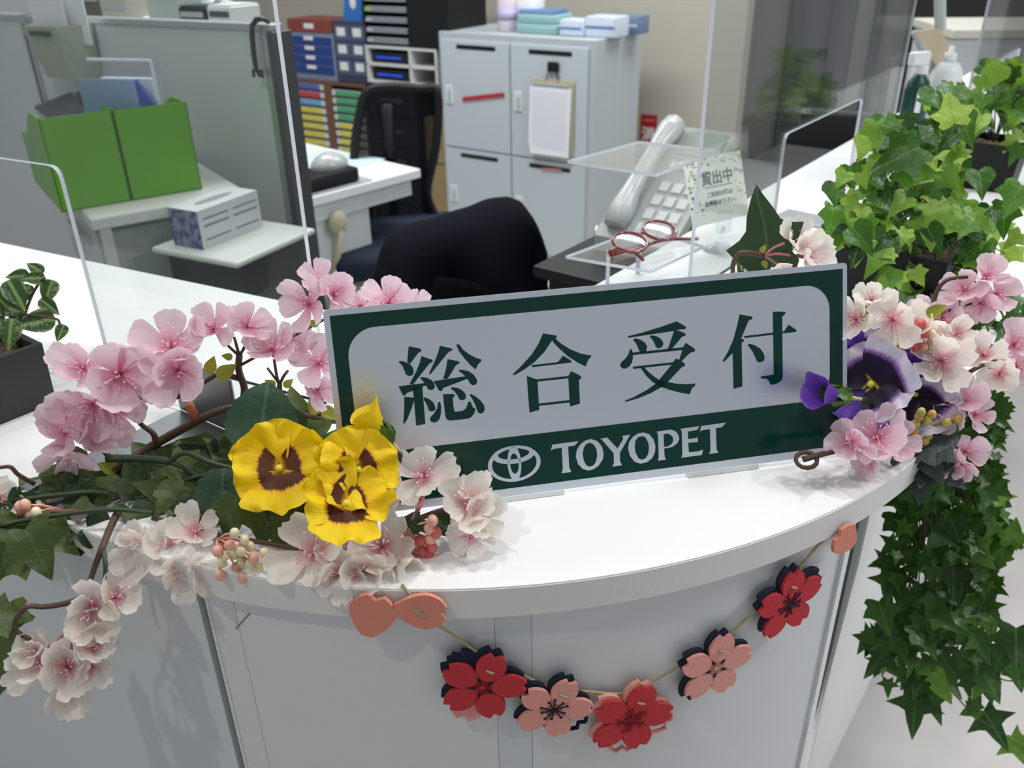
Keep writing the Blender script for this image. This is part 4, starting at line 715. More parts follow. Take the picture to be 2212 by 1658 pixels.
# ivy with long trailing strands
def ivy(name_label, pl, rz, w, hgt):
    t = thing('potted_ivy', name_label, 'potted plant', pl, rz); pot(t, w, w, hgt, BLACK, .88); return t
p1 = Vector(atz(1905, 735, ZC)); p1 = Vector((.475, .985, ZC))
iv1 = ivy('large potted ivy in a black pot with long strands trailing over the counter edge', p1, A2, .125, .085)
im1 = Matrix.Rotation(-A2, 4, 'Z'); ri = random.Random(21)
def wl(o, im): o.matrix_basis = im @ o.matrix_basis; return o
BLOBS = [(1890, 300, 55, 45, 7, 1.0), (1960, 350, 110, 80, 26, 1.0), (2045, 270, 65, 65, 13, 1.04), (2060, 340, 45, 50, 7, 1.04), (1880, 420, 80, 70, 20, .96), (1990, 450, 110, 80, 28, .97), (2070, 440, 75, 70, 16, 1.0), (1840, 500, 60, 50, 12, .93), (1940, 540, 90, 60, 18, .93), (2050, 550, 90, 70, 20, .95), (2130, 520, 60, 80, 12, .98), (1960, 610, 80, 30, 8, .9)]
nl = 0; ends = []
for bx, by, rx, ry, k, Y in BLOBS:
    for _ in range(k):
        a = ri.uniform(0, 6.28); q = math.sqrt(ri.random()); x, y = bx + rx * q * math.cos(a), by + ry * q * math.sin(a)
        s = ri.choice((28, 36, 46, 56, 72)) * ri.uniform(.9, 1.1); yy = Y + ri.uniform(-.05, .06)
        o = leafpx(iv1, p1, ri.choice(IVY), x, y, yy, s, 270 + ri.uniform(-75, 75), (ri.uniform(-.7, .7), ri.uniform(.0, 1.3))); wl(o, im1); nl += 1
        if ri.random() < .3: ends.append(aty(x, y, yy + .005))
for x, y, s, a in ((2012, 490, 96, 268), (1895, 290, 70, 270), (1925, 262, 46, 100), (2190, 430, 80, 240), (1815, 505, 80, 250), (2055, 235, 80, 100), (1940, 340, 110, 200), (1980, 370, 90, 340)): wl(leafpx(iv1, p1, IVY[0], x, y, .93, s, a, (0, .5)), im1); nl += 1
p1t = p1 + Vector((0, 0, .08))
for e in ends[:48]: wl(stem(iv1, p1, [p1t + Vector((ri.uniform(-.04, .04), ri.uniform(-.04, .04), 0)), (p1t + e) / 2 + Vector((ri.uniform(-.02, .02), 0, ri.uniform(0, .03))), e], .0013, .0008, mat('ivy_stem', (.08, .075, .03), .6)), im1)
TRX = [(640, 1890, 2212), (760, 1930, 2212), (900, 2000, 2180), (1000, 1960, 2165), (1080, 1945, 2180), (1150, 1930, 2190), (1230, 1900, 2180), (1300, 1895, 2150), (1380, 1890, 2140), (1440, 1885, 2150), (1490, 1900, 2150)]
def trx(y):
    for (y0, a0, b0), (y1, a1, b1) in zip(TRX, TRX[1:]):
        if y0 <= y <= y1: t = (y - y0) / (y1 - y0); return a0 + (a1 - a0) * t, b0 + (b1 - b0) * t
    return TRX[-1][1:]
mass = MB(); strands = []
def trailY(y): return .86 - .06 * min(1, max(0, (y - 700) / 700))
for k in range(470):
    y = (1000 + 490 * ri.random()) if k < 130 else 640 + 850 * ri.random() ** 1.15; a, b = trx(y); x = ri.uniform(a, b); big = y > 1000
    s = ri.choice((32, 40, 48, 58, 72)) * ri.uniform(.85, 1.1) * (1 if big else .9)
    if y > 1380 and ri.random() < .35: continue
    yy = trailY(y) + ri.uniform(-.035, .05)
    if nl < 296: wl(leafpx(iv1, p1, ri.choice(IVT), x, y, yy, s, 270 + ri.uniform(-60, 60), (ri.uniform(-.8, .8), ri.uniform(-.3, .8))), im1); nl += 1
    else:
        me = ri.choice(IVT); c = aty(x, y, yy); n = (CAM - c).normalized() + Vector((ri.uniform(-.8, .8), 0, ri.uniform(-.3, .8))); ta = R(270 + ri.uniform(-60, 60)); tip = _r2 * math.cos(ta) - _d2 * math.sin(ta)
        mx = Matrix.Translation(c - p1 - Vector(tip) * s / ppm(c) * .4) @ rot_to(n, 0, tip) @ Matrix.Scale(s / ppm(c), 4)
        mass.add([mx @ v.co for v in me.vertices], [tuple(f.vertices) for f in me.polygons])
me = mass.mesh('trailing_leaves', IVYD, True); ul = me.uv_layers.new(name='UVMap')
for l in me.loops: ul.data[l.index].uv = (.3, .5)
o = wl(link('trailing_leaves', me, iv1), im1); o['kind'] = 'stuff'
for x, y, s, a, k in ((1975, 1540, 95, 265, 1), (2018, 1525, 70, 290, 1), (2148, 1572, 90, 300, 1), (2205, 1622, 80, 300, 1), (2128, 1455, 110, 295, 0), (2160, 1420, 70, 250, 1), (2195, 1395, 90, 270, 0), (2200, 1460, 60, 280, 0), (1895, 1430, 80, 230, 1), (1925, 1385, 80, 200, 0), (1918, 1485, 40, 270, 1), (2095, 1535, 40, 200, 0), (2110, 1515, 34, 60, 0), (2025, 1470, 90, 300, 0), (1970, 1480, 60, 240, 1), (2165, 1190, 50, 60, 0), (2190, 1150, 60, 80, 0), (2060, 1255, 80, 270, 1), (2075, 1280, 60, 260, 1)):
    wl(leafpx(iv1, p1, IVT[k], x, y, .79, s, a, (0, .1)), im1)
VS = mat('ivy_stem', (.08, .075, .03), .6)
for k in range(22):
    x0 = ri.uniform(1900, 2180); x1 = ri.uniform(1930, 2140); ye = ri.uniform(1150, 1480); o = stem(iv1, p1, [p1t + Vector((ri.uniform(-.03, .05), ri.uniform(-.05, .03), 0)), Q(x0, 680, .90), Q((x0 + x1) / 2, 900, .86), Q(x1, 1150, .83), Q(x1 + ri.uniform(-50, 50), ye, .80)], .0013, .0008, VS); wl(o, im1)
wl(stem(iv1, p1, [Q(2020, 1440, .80), Q(2080, 1520, .79), Q(2140, 1570, .79), Q(2205, 1612, .79), Q(2240, 1640, .79)], .0011, .0008, VS), im1)
wl(stem(iv1, p1, [Q(2120, 1450, .80), Q(2180, 1470, .79), Q(2230, 1460, .79)], .0010, .0008, VS), im1)
# second ivy further along the right wing
p2 = Vector(atz(2125, 398, ZC))
iv2 = ivy('smaller potted ivy in a black pot further along the right wing', p2, A2, .105, .08); p2t = p2 + Vector((0, 0, .075))
for bx, by, rx, ry, k, dy in ((2060, 225, 60, 45, 20, 0), (2150, 200, 60, 60, 24, 0), (2190, 165, 40, 40, 10, .02), (2095, 255, 60, 28, 14, -.02), (2205, 290, 22, 80, 12, -.04), (2190, 480, 30, 80, 12, -.12), (2200, 620, 25, 80, 8, -.2)):
    for _ in range(k):
        a = ri.uniform(0, 6.28); q = math.sqrt(ri.random()); x, y = bx + rx * q * math.cos(a), by + ry * q * math.sin(a)
        wl(leafpx(iv2, p2, ri.choice(IVY), x, y, p2.y + dy + ri.uniform(-.05, .05), ri.choice((34, 44, 56)) , 270 + ri.uniform(-80, 80), (ri.uniform(-.6, .6), ri.uniform(.0, 1.2))), im1)
for k in range(16): e = Q(ri.uniform(2030, 2210), ri.uniform(170, 290), p2.y + ri.uniform(-.04, .04)); wl(stem(iv2, p2, [p2t, (p2t + e) / 2 + Vector((0, 0, .02)), e], .0014, .0008, VS), im1)
# ------------------------------------------------------------------ felt garland along the front
FELT = {'red': mat('red_felt', (.56, .035, .045), .95, bump=(900, .6)), 'pink': mat('pink_felt', (.80, .36, .30), .95, bump=(900, .6)), 'navy': mat('navy_felt', (.006, .010, .028), .95, bump=(900, .6)), 'salmon': mat('salmon_felt', (.76, .28, .20), .95, bump=(900, .6))}
CORD = mat('waxed_cord', (.36, .30, .16), .55)
def fpetal(ang, L=1.0, W=.335, notch=.13, k=9):
    pts = [(.05, -.10), (.30, -W * .72), (.60, -W), (.84, -W * .78), (1.0 - .02, -W * .36), (1.0 - notch, 0), (.98, W * .36), (.84, W * .78), (.60, W), (.30, W * .72), (.05, .10)]
    ps = [Vector((x * L, y * L, 0)) for x, y in pts]; c, s = math.cos(ang), math.sin(ang)
    sm = spline(ps[:5], 3)[:-1] + [ps[4], ps[5], ps[6]] + spline(ps[6:], 3)[1:]
    return [(c * p.x - s * p.y, s * p.x + c * p.y) for p in sm]
gar = thing('felt_garland', 'cord garland of red and pink felt cherry blossoms hanging across the counter front', 'garland', on_panel(1340, 1490, RP))
gb = Vector(gar.location)
def wpos(px, py, off): return on_panel(px, py, RP + off)
def felt_flower(px, py, rpx, roll, front, back, back_shift=(-.12, .16), petals=5, extra=None, skip=(), style=0, off=.0115):
    c = wpos(px, py, off); n = (Vector((c.x, c.y, 0)) - CC); n.z = 0; n.normalize(); mt = rot_to(n, 0); s = rpx / ppm(c)
    r0 = R(90) + roll
    def layer(name, mtl, z0, z1, parent, dx=0, dy=0, sk=()):
        m = MB()
        for k in range(petals):
            if k in sk: continue
            m.prism([(x * s + dx * s, y * s + dy * s) for x, y in fpetal(r0 + k * 2 * math.pi / 5)], z0, z1)
        m.prism([(.22 * s * math.cos(t) + dx * s, .22 * s * math.sin(t) + dy * s) for t in [i * .5236 for i in range(12)]], z0, z1)
        return m.build(name, mtl, parent)
    f = layer('felt_blossom', FELT[front], -.0014, .0014, gar); f.matrix_basis = Matrix.Translation(c - gb) @ mt
    layer('backing', FELT[back], -.0052, -.0018, f, *back_shift)
    m = MB()
    for k in range(5):
        a = r0 + (k + .5) * 2 * math.pi / 5
        if style == 0: m.prism([(s * (.22 * math.cos(a) + .075 * math.cos(t) * math.cos(a) - .045 * math.sin(t) * math.sin(a)), s * (.22 * math.sin(a) + .075 * math.cos(t) * math.sin(a) + .045 * math.sin(t) * math.cos(a))) for t in [i * .7854 for i in range(8)]], .0014, .0017)
        else:
            for da, ln_ in ((-.25, .34), (.25, .30)):
                b = a + da; m.tube([(s * .06 * math.cos(b), s * .06 * math.sin(b), .0016), (s * ln_ * math.cos(b), s * ln_ * math.sin(b), .0016)], s * .018, 5); m.ball((s * ln_ * math.cos(b), s * ln_ * math.sin(b), .0016), s * .045, 6, 4, (1, 1, .3))
    if style: m.prism([(.08 * s * math.cos(t), .08 * s * math.sin(t)) for t in [i * .7854 for i in range(8)]], .0014, .0017)
    m.build('cutout', FELT['navy'] if back == 'navy' else mat('dark_red_felt', (.22, .012, .016), .95), f)
    a = r0; m = MB(); e0, e1 = Vector((s * .52 * math.cos(a) - .003, s * .52 * math.sin(a) + .0015, .0018)), Vector((s * .52 * math.cos(a) + .003, s * .52 * math.sin(a) - .0018, .0018)); m.tube([e0, (e0 + e1) / 2 + Vector((0, 0, .0006)), e1], .0011, 6); m.build('stitch', CORD, f)
    if extra: extra(f, s, mt)
    return f
def loops(mtl, angs, L=.95, thick=.0018):
    def fn(f, s, mt):
        for a in angs:
            pts = [(s * (x + .0), s * y) for x, y in fpetal(a, 1.12, .34)]; m = MB(); m.tube([(x, y, -.0035) for x, y in pts], thick, 6); m.build('petal_outline', FELT[mtl], f)
    return fn
def solid(mtl, angs, L=1.1, W=.40):
    def fn(f, s, mt):
        for a in angs: m = MB(); m.prism([(s * x, s * y) for x, y in fpetal(a, L, W)], -.0060, -.0022); m.build('leaf_petal', FELT[mtl], f)
    return fn
felt_flower(1042, 1482, 98, -.35, 'red', 'navy', (-.05, .12), extra=lambda f, s, mt: (solid('navy', (R(118),), 1.12, .3)(f, s, mt), solid('pink', (R(246),), 1.22, .34)(f, s, mt)))
felt_flower(1196, 1530, 88, -.45, 'pink', 'navy', (-.06, .12), style=1, extra=loops('navy', (R(-48),), .95))
felt_flower(1364, 1552, 98, -.35, 'red', 'pink', (-.07, .09), style=1, extra=loops('pink', (R(-28), R(-98))))
felt_flower(1546, 1440, 92, -.15, 'pink', 'navy', (-.06, .10), extra=solid('navy', (R(228),)))
felt_flower(1705, 1302, 92, .0, 'red', 'navy', (-.08, .12), style=1, extra=solid('navy', (R(25),)))
def lone(px, py, ang, Lpx, off, mtl='salmon', hole=True):
    c = wpos(px, py, off); n = (Vector((c.x, c.y, 0)) - CC); n.z = 0; n.normalize(); s = Lpx / ppm(c); m = MB()
    pts = fpetal(0, 1.0, .40, .12); m.prism([(s * (x - .5), s * y) for x, y in pts], -.0016, .0016); o = m.build('felt_petal', FELT[mtl], gar); o.matrix_basis = Matrix.Translation(c - gb) @ rot_to(n, ang)
    if hole: q = MB(); q.tube([(-.004, .003, .0018), (0, 0, .0026), (.004, -.0035, .0018)], .0016, 6); q.build('stitch', CORD, o)
lone(906, 1318, R(-6), 122, .0135); lone(803, 1330, R(75), 128, .0135, hole=False); lone(1826, 1165, R(140), 92, .0125, hole=False)
cpts = [atz(868, 1262, ZC + .002), on_panel(886, 1284, CR + .002), wpos(930, 1335, .012), wpos(985, 1375, .008), wpos(1050, 1420, .006), wpos(1125, 1455, .006), wpos(1195, 1487, .006), wpos(1270, 1493, .006), wpos(1345, 1497, .006), wpos(1400, 1475, .006), wpos(1465, 1440, .006), wpos(1530, 1405, .006), wpos(1580, 1365, .006), wpos(1660, 1290, .006), wpos(1705, 1250, .006), wpos(1765, 1180, .006), wpos(1800, 1145, .006)]
m = MB(); m.tube([p - gb for p in spline(cpts, 4)], .0013, 6); m.build('cord', CORD, gar, True)
# ------------------------------------------------------------------ things on the right wing
def local(o, fn): return o
# two-tier acrylic riser
zt, zl = 1.165, 1.05
tops = [atz(1226, 346, zt), atz(1417, 375, zt), atz(1558, 323, zt), atz(1380, 304, zt)]
lows = [atz(1222, 552, zl), atz(1407, 584, zl), atz(1520, 530, zl), atz(1390, 490, zl)]
ris = thing('acrylic_riser', 'two-tier clear acrylic display riser holding the red glasses', 'display stand', sum(lows, Vector()) / 4 - Vector((0, 0, zl - ZC))); rbs = Vector(ris.location)
def tray(name, q, z):
    m = MB(); m.prism([(p.x - rbs.x, p.y - rbs.y) for p in q], z - ZC - .004, z - ZC); me = m.mesh(name, [ACRC, ACRE])
    for p in me.polygons: p.material_index = 0 if abs(p.normal.z) > .5 else 1
    return link(name, me, ris)
tray('shelf', tops, zt); tray('shelf', lows, zl)
for c, r0_, r1_ in ((Vector(atz(1312, 612, ZC)), 0, zl - ZC - .004),):
    m = MB(); m.tube([(c.x - rbs.x, c.y - rbs.y, r0_), (c.x - rbs.x, c.y - rbs.y, r1_)], .0028, 8); m.build('leg', ACRE, ris)
cm = (lows[2] + lows[3] * 2 + lows[0]) / 4; m = MB(); m.tube([(cm.x - rbs.x, cm.y - rbs.y, 0), (cm.x - rbs.x, cm.y - rbs.y, zl - ZC - .004)], .0035, 8); m.build('leg', ACRE, ris)
cm2 = atz(1375, 470, 1.055); m = MB(); m.box(cm2.x - rbs.x - .007, cm2.x - rbs.x + .007, cm2.y - rbs.y - .002, cm2.y - rbs.y + .002, zl - ZC, zt - ZC - .004); m.build('upright', ACRC, ris)
# reading glasses
gl = thing('reading_glasses', 'folded red tortoiseshell reading glasses on the lower shelf of the riser', 'glasses', atz(1390, 530, zl)); g0 = Vector(gl.location)
REDG = mat('red_tortoiseshell', (.11, .006, .006), .18, var=(160, .4, (.26, .014, .01)), coat=.5); LENS = clear_mat('lens', (.96, .97, .96), .10, (.85, .88, .86), .02)
l1, l2 = Vector(atz(1361, 523, zl + .018)), Vector(atz(1425, 497, zl + .020)); ax = (l2 - l1).normalized(); gn = ((CAM - l1).normalized() * .55 + Vector((0, 0, 1)) + Vector((-.1, -.2, 0))).normalized(); ay = gn.cross(ax).normalized()
for c in (l1, l2):
    rim = [c - g0 + ax * .0245 * math.cos(t) + ay * .0205 * math.sin(t) for t in [k * 2 * math.pi / 24 for k in range(25)]]
    m = MB(); m.tube(rim, .0021, 6, False); m.build('rim', REDG, gl, True)
    m = MB(); n_ = 24; m.add([c - g0 + gn * .0016] + [c - g0 + ax * .024 * math.cos(k * 2 * math.pi / n_) + ay * .020 * math.sin(k * 2 * math.pi / n_) for k in range(n_)], [(0, 1 + k, 1 + (k + 1) % n_) for k in range(n_)]); m.build('lens', LENS, gl, True)
m = MB(); m.tube([p - g0 for p in spline([l1 + ax * .0245 + ay * .004, (l1 + l2) / 2 + ay * .009, l2 - ax * .0245 + ay * .004], 4)], .0020, 6); m.build('bridge', REDG, gl, True)
zz = zl + .003
for pts in ([l1 - ax * .026, Vector(atz(1322, 545, zz + .006)), Vector(atz(1440, 518, zz + .003)), Vector(atz(1508, 516, zz))], [l2 + ax * .026, Vector(atz(1445, 512, zz + .008)), Vector(atz(1330, 549, zz + .005)), Vector(atz(1322, 548, zz))], [Vector(atz(1362, 540, zz + .004)), Vector(atz(1378, 550, zz + .002)), Vector(atz(1389, 561, zz))]):
    m = MB(); m.tube([p - g0 for p in spline(pts, 5)], .0024, 6); m.build('temple', REDG, gl, True)
# telephone on a black wedge stand
PGREY = mat('phone_grey', (.36, .38, .38), .35)
dk = thing('staff_shelf', 'narrow dark staff shelf fixed behind the right wing below the telephone', 'shelf', IR + U2 * .40 + Vector((0, 0, 0)), A2)
m = MB(); m.rbox(-.20, .9, 0.02, .24, .90, .92, .003); m.build('board', BLACK, dk)
m = MB(); m.box(-.18, -.16, .03, .22, 0, .90); m.build('leg', BLACK, dk); m = MB(); m.box(.86, .88, .03, .22, 0, .90); m.build('leg', BLACK, dk)
ph = thing('desk_telephone', 'light grey desk telephone on a black wedge behind the acrylic riser', 'telephone', IR + U2 * .42 - O2 * .115 + Vector((0, 0, .92)), A2 - R(90))
W_, D_ = .145, .22; ti = R(34)
def wedge(m, x0, x1, h0, h1, y0=-D_ / 2, y1=D_ / 2, b=0):
    zf = lambda y: (y + D_ / 2) * math.tan(ti)
    m.add([(x, y, b if k == 0 else zf(y) + (h0 if k == 1 else h1)) for k in (1, 2) for y in (y0, y1) for x in (x0, x1)], [(0, 2, 3, 1), (4, 5, 7, 6), (0, 1, 5, 4), (2, 6, 7, 3), (0, 4, 6, 2), (1, 3, 7, 5)])
m = MB(); m.add([(-W_ / 2, -D_ / 2, 0), (W_ / 2, -D_ / 2, 0), (W_ / 2, D_ / 2, 0), (-W_ / 2, D_ / 2, 0), (-W_ / 2, -D_ / 2, .008), (W_ / 2, -D_ / 2, .008), (W_ / 2, D_ / 2, .008 + D_ * math.tan(ti)), (-W_ / 2, D_ / 2, .008 + D_ * math.tan(ti))], [(3, 2, 1, 0), (4, 5, 6, 7), (0, 1, 5, 4), (1, 2, 6, 5), (2, 3, 7, 6), (3, 0, 4, 7)]); m.build('wedge_stand', BLACK, ph)
pr = thing('t', 't', 't'); bpy.data.objects.remove(pr)
m = MB(); wedge(m, -W_ / 2, W_ / 2, .008, .034); body = m.build('body', PGREY, ph)
m = MB(); wedge(m, -W_ / 2 + .062, W_ / 2 - .010, .034, .037, .055, .100); m.build('display', mat('lcd', (.30, .36, .30), .2), body)
for r_ in range(4):
    for c_ in range(3): m = MB(); wedge(m, -.006 + c_ * .024, .011 + c_ * .024, .034, .038, -.095 + r_ * .026, -.078 + r_ * .026); m.build('key', mat('key_grey', (.50, .52, .52), .4), body)
for c_ in range(6): m = MB(); wedge(m, -.010 + c_ * .0125, -.001 + c_ * .0125, .034, .037, .028, .040); m.build('key', mat('lit_key', (.75, .8, .8), .15), body)
hs = [Vector((-W_ / 2 + .032, -.10 + .20 * t, .0)) for t in [k / 8 for k in range(9)]]; hs = [Vector((p.x, p.y, (p.y + D_ / 2) * math.tan(ti) + .046 + .016 * math.sin(math.pi * i / 8))) for i, p in enumerate(hs)]
m = MB(); m.tube(hs, [.020, .023, .018, .015, .015, .015, .018, .023, .020], 8); m.build('handset', mat('handset_white', (.50, .52, .52), .3), ph, True)
m = MB(); m.tube([(-W_ / 2 - .004, -.10 + .004 * k, .03 + .012 * math.sin(k * 1.6)) for k in range(14)], .004, 6); m.build('cord', WPLAST, ph, True)
# notice card in a clear clip stand
cc0 = aty(1562, 405, 1.27); cs = thing('notice_card', 'white notice card with dark green heading held in a clear clip stand', 'card', atz(1548, 540, ZC), 0); k0 = Vector(cs.location)
TLc, TRc, BLc = aty(1500, 347, 1.235), aty(1622, 323, 1.285), aty(1497, 492, 1.20)
cx_ = (TRc - TLc); cw = cx_.length; cx_.normalize(); cy_ = (TLc - BLc); chh = cy_.length; cy_ = (cy_ - cx_ * cy_.dot(cx_)).normalized(); cn_ = cx_.cross(cy_)
cmx = Matrix(((cx_.x, cy_.x, cn_.x, 0), (cx_.y, cy_.y, cn_.y, 0), (cx_.z, cy_.z, cn_.z, 0), (0, 0, 0, 1)))
cdm = mat('card_paper', (.74, .78, .70), .55, var=(30, .5, (.80, .82, .74)))
m = MB(); m.box(0, cw, 0, chh, -.0006, 0); card = m.build('card', cdm, cs); card.matrix_basis = Matrix.Translation(BLc - k0) @ cmx
TEAL = mat('dark_teal_print', (.012, .07, .075), .5); INK = mat('dark_print', (.03, .035, .035), .5)
def ctext(body, size, x, y, mt, bold=0.0, sx=1):
    me = text_mesh(body, size, .00005, 'CENTER', bold); me.materials.clear(); me.materials.append(mt); o = link('lettering', me, card, (x, y, .0003)); o.scale = (sx, 1, 1); return o
ctext('貸出中', chh * .22, cw * .53, chh * .66, TEAL, .0006, .95); ctext('ご利用の際は', chh * .085, cw * .54, chh * .42, INK, .0002); ctext('お声掛け下さい。', chh * .085, cw * .56, chh * .29, INK, .0002)
m = MB(); m.box(cw * .30, cw * .78, chh * .535, chh * .545, .0001, .0004); m.build('underline', TEAL, card)
rc_ = random.Random(8); fm = [mat('card_leaf_print', (.16, .24, .16), .6), mat('card_bud_print', (.40, .28, .30), .6), mat('card_pale_leaf_print', (.38, .46, .30), .6)]
for kk in range(3):
    m = MB()
    for _ in range(26):
        x, y = (rc_.uniform(.02, .22), rc_.uniform(.03, .97)) if rc_.random() < .5 else ((rc_.uniform(.02, .98), rc_.uniform(.86, .98)) if rc_.random() < .55 else (rc_.uniform(.82, .98), rc_.uniform(.3, .97)))
        a = rc_.uniform(0, 3.14); L_, w_ = rc_.uniform(.016, .032) * cw, .011 * cw; m.prism([(x * cw + L_ * math.cos(t) * math.cos(a) - w_ * math.sin(t) * math.sin(a), y * chh + L_ * math.cos(t) * math.sin(a) + w_ * math.sin(t) * math.cos(a)) for t in [i * 1.0472 for i in range(6)]], .0001, .0003)
    m.build('leaf_print', fm[kk], card)['kind'] = 'stuff'
m = MB(); m.lathe([(.020, 0), (.020, .003), (.013, .006), (.005, .010)], (0, 0, 0), 16); m.build('base', ACRC, cs, True)
pk_ = BLc + cx_ * cw * .55 - k0; m = MB(); m.tube([(0, 0, .008), (pk_.x * .4, pk_.y * .4, .012), (pk_.x, pk_.y, pk_.z - .012)], .0035, 8); m.build('arm', ACRC, cs, True)
m = MB(); m.box(-.012, .012, -.004, .004, -.018, .014); o = m.build('clip', ACRC, cs); o.matrix_basis = Matrix.Translation(pk_) @ Matrix.Rotation(math.atan2(cx_.y, cx_.x), 4, 'Z')
m = MB(); jb = atz(1565, 536, ZC + .012) - k0; m.ball(jb, .009, 10, 8); m.build('ball_joint', ACRE, cs, True)
# spray bottle and friends further along
sbp = atz(1968, 264, ZC); sbt = thing('spray_bottle', 'dark green spray bottle with a white trigger head near the far acrylic screen', 'bottle', sbp, R(20)); sbt.scale = (.88, .88, .84)
m = MB(); m.lathe([(.034, 0), (.036, .01), (.036, .085), (.030, .11), (.016, .125), (.014, .135)], seg=20); m.v = [(v[0], v[1] * .75, v[2]) for v in m.v]; m.build('body', mat('bottle_green', (.004, .05, .045), .3), sbt, True)
m = MB(); m.rbox(-.024, -.006, -.0285, -.026, .02, .09, .002); m.build('label', WPLAST, sbt)
m = MB(); m.lathe([(.015, .130), (.017, .135), (.017, .152), (.012, .156)], seg=16); m.rbox(-.044, .016, -.011, .011, .154, .188, .006); m.build('spray_head', WPLAST, sbt)
m = MB(); m.tube([(-.034, 0, .158), (-.030, 0, .142), (-.040, 0, .118)], .005, 6); m.build('trigger', WPLAST, sbt, True)
wbp = atz(2024, 258, ZC); wbt = thing('pump_bottle', 'plain white bottle standing behind the green spray bottle', 'bottle', wbp)
m = MB(); m.lathe([(.032, 0), (.034, .01), (.034, .11), (.022, .128), (.012, .132)], seg=18); m.build('body', WPLAST, wbt, True); m = MB(); m.lathe([(.014, .130), (.014, .150), (.006, .152), (.006, .165)], seg=12); m.build('cap', WPLAST, wbt, True)
bd0 = aty(2062, 235, 2.14); bd = thing('display_board', 'slanted pale wood board in a grey frame beside the white bottle', 'board', bd0)
c4 = [aty(1978, 68, 2.12) - bd0, aty(2030, 60, 2.16) - bd0, aty(2092, 205, 2.20) - bd0, aty(2055, 235, 2.12) - bd0]
th = Vector((.008, .015, .0)); WOOD = mat('pale_wood', (.50, .40, .27), .5, bump=(40, .2, (1, 1, .1)), var=(18, .5, (.58, .48, .34)))
m = MB(); m.add([p for p in c4] + [p + th for p in c4], [(0, 1, 2, 3), (7, 6, 5, 4), (0, 4, 5, 1), (1, 5, 6, 2), (2, 6, 7, 3), (3, 7, 4, 0)]); m.build('wood_panel', WOOD, bd)
m = MB(); m.tube([c4[0] - Vector((.006, 0, 0)), c4[3] - Vector((.006, 0, 0))], .006, 6); m.build('frame_rail', GREY, bd)
m = MB(); m.tube([c4[3], Vector((c4[3].x, c4[3].y + .02, ZC - bd0.z))], .006, 6); m.build('foot', GREY, bd); 
m = MB(); e2 = aty(2030, -40, 2.08) - bd0; m.tube([c4[1] + th, e2], .013, 8); m.build('pole', mat('pale_grey_pole', (.5, .54, .56), .4), bd)
# ------------------------------------------------------------------ staff area: partition and left cluster
pp = aty(545, 55, 1.97); PLn = Plane((pp.x, pp.y), A1); zp = pp.z + .004
uL, uR = PLn.uz(-420, 60)[0], PLn.uz(612, 250)[0]
BOARD = mat('whiteboard', (.62, .66, .67), .30); RAIL = mat('alu_rail', (.5, .53, .54), .35, .6); RAILD = mat('dark_rail', (.06, .06, .065), .4)
pt = thing('partition_screen', 'white office partition screen with metal rails behind the left wing', 'partition', PLn.at(uR, 0, 0), PLn.yaw)
us = PLn.uz(103, 240)[0] - uR
for a, b in ((uL - uR, us - .006), (us + .006, -.03)): m = MB(); m.rbox(a, b, 0, .03, .04, zp - .012, .002); m.build('panel', BOARD, pt)
m = MB(); m.box(us - .012, us + .012, -.006, .036, .0, zp); m.build('post', RAIL, pt); m = MB(); m.box(us - .002, us + .002, -.008, -.006, .0, zp - .02); m.build('post_gap', RAILD, pt)
m = MB(); m.rbox(uL - uR, 0, -.004, .034, zp - .014, zp, .003); m.build('top_rail', RAIL, pt)
m = MB(); m.rbox(-.03, -.008, -.006, .036, .0, zp - .014, .003); m.build('end_post', RAIL, pt); m = MB(); m.rbox(-.008, .012, -.012, .05, 0, zp - .014, .003); m.build('end_cap', RAILD, pt)
m = MB(); m.box(uL - uR, 0, -.06, .09, 0, .03); m.build('foot', RAILD, pt)
# sage document pocket with papers
sg = PT('document_pocket', 'pale sage card pocket with white leaflets fixed on the partition', 'box', PLn, (60, 58, 165, 172), -.085)
SAGE = mat('sage_card', (.40, .45, .36), .6); a, b, c, d = sg.r(60, 58, 132, 170)
m = MB(); m.add([(a, 0, d), (b, 0, d), (b - .012, .02, c), (a + .02, .02, c), (a, .08, d), (b + .03, .08, d), (b + .02, .08, c), (a + .02, .08, c)], [(0, 3, 2, 1), (1, 2, 6, 5), (4, 5, 6, 7), (0, 4, 7, 3), (2, 3, 7, 6)]); m.build('pocket', SAGE, sg.o)
e = sg.r(64, 68, 108, 78); m = MB(); m.box(e[0], e[1], -.002, 0.004, e[2], e[3]); m.build('label', mat('dark_green_label', (.01, .07, .05), .5), sg.o)
for x0, x1, y0_, dy in ((42, 112, -40, .03), (70, 138, -40, .055)):
    e = sg.r(x0, y0_, x1, 100); m = MB(); m.box(e[0], e[1], dy, dy + .004, e[2], e[3]); m.build('leaflet', PAPER, sg.o)
# black hook
hk_ = PT('hook', 'black curved hook hanging over the end of the partition top', 'hook', PLn, (545, 36, 580, 172), -.012); m = MB()
m.tube([(x, -.006, z) for x, z in [hk_.p(*q) for q in ((566, 165), (558, 150), (553, 120), (549, 80), (549, 55), (558, 42), (572, 40), (585, 48))]], [.003, .005, .006, .006, .006, .006, .005, .004], 8); m.build('shaft', BLACKG, hk_.o, True)
m = MB(); z5 = hk_.p(560, 152); z6 = hk_.p(560, 166); m.tube([(z5[0] - .012, -.006, z6[1]), (z5[0] - .012, -.006, z5[1]), (z5[0] + .012, -.006, z5[1]), (z5[0] + .012, -.006, z6[1])], .0035, 6); m.build('clasp', BLACKG, hk_.o)
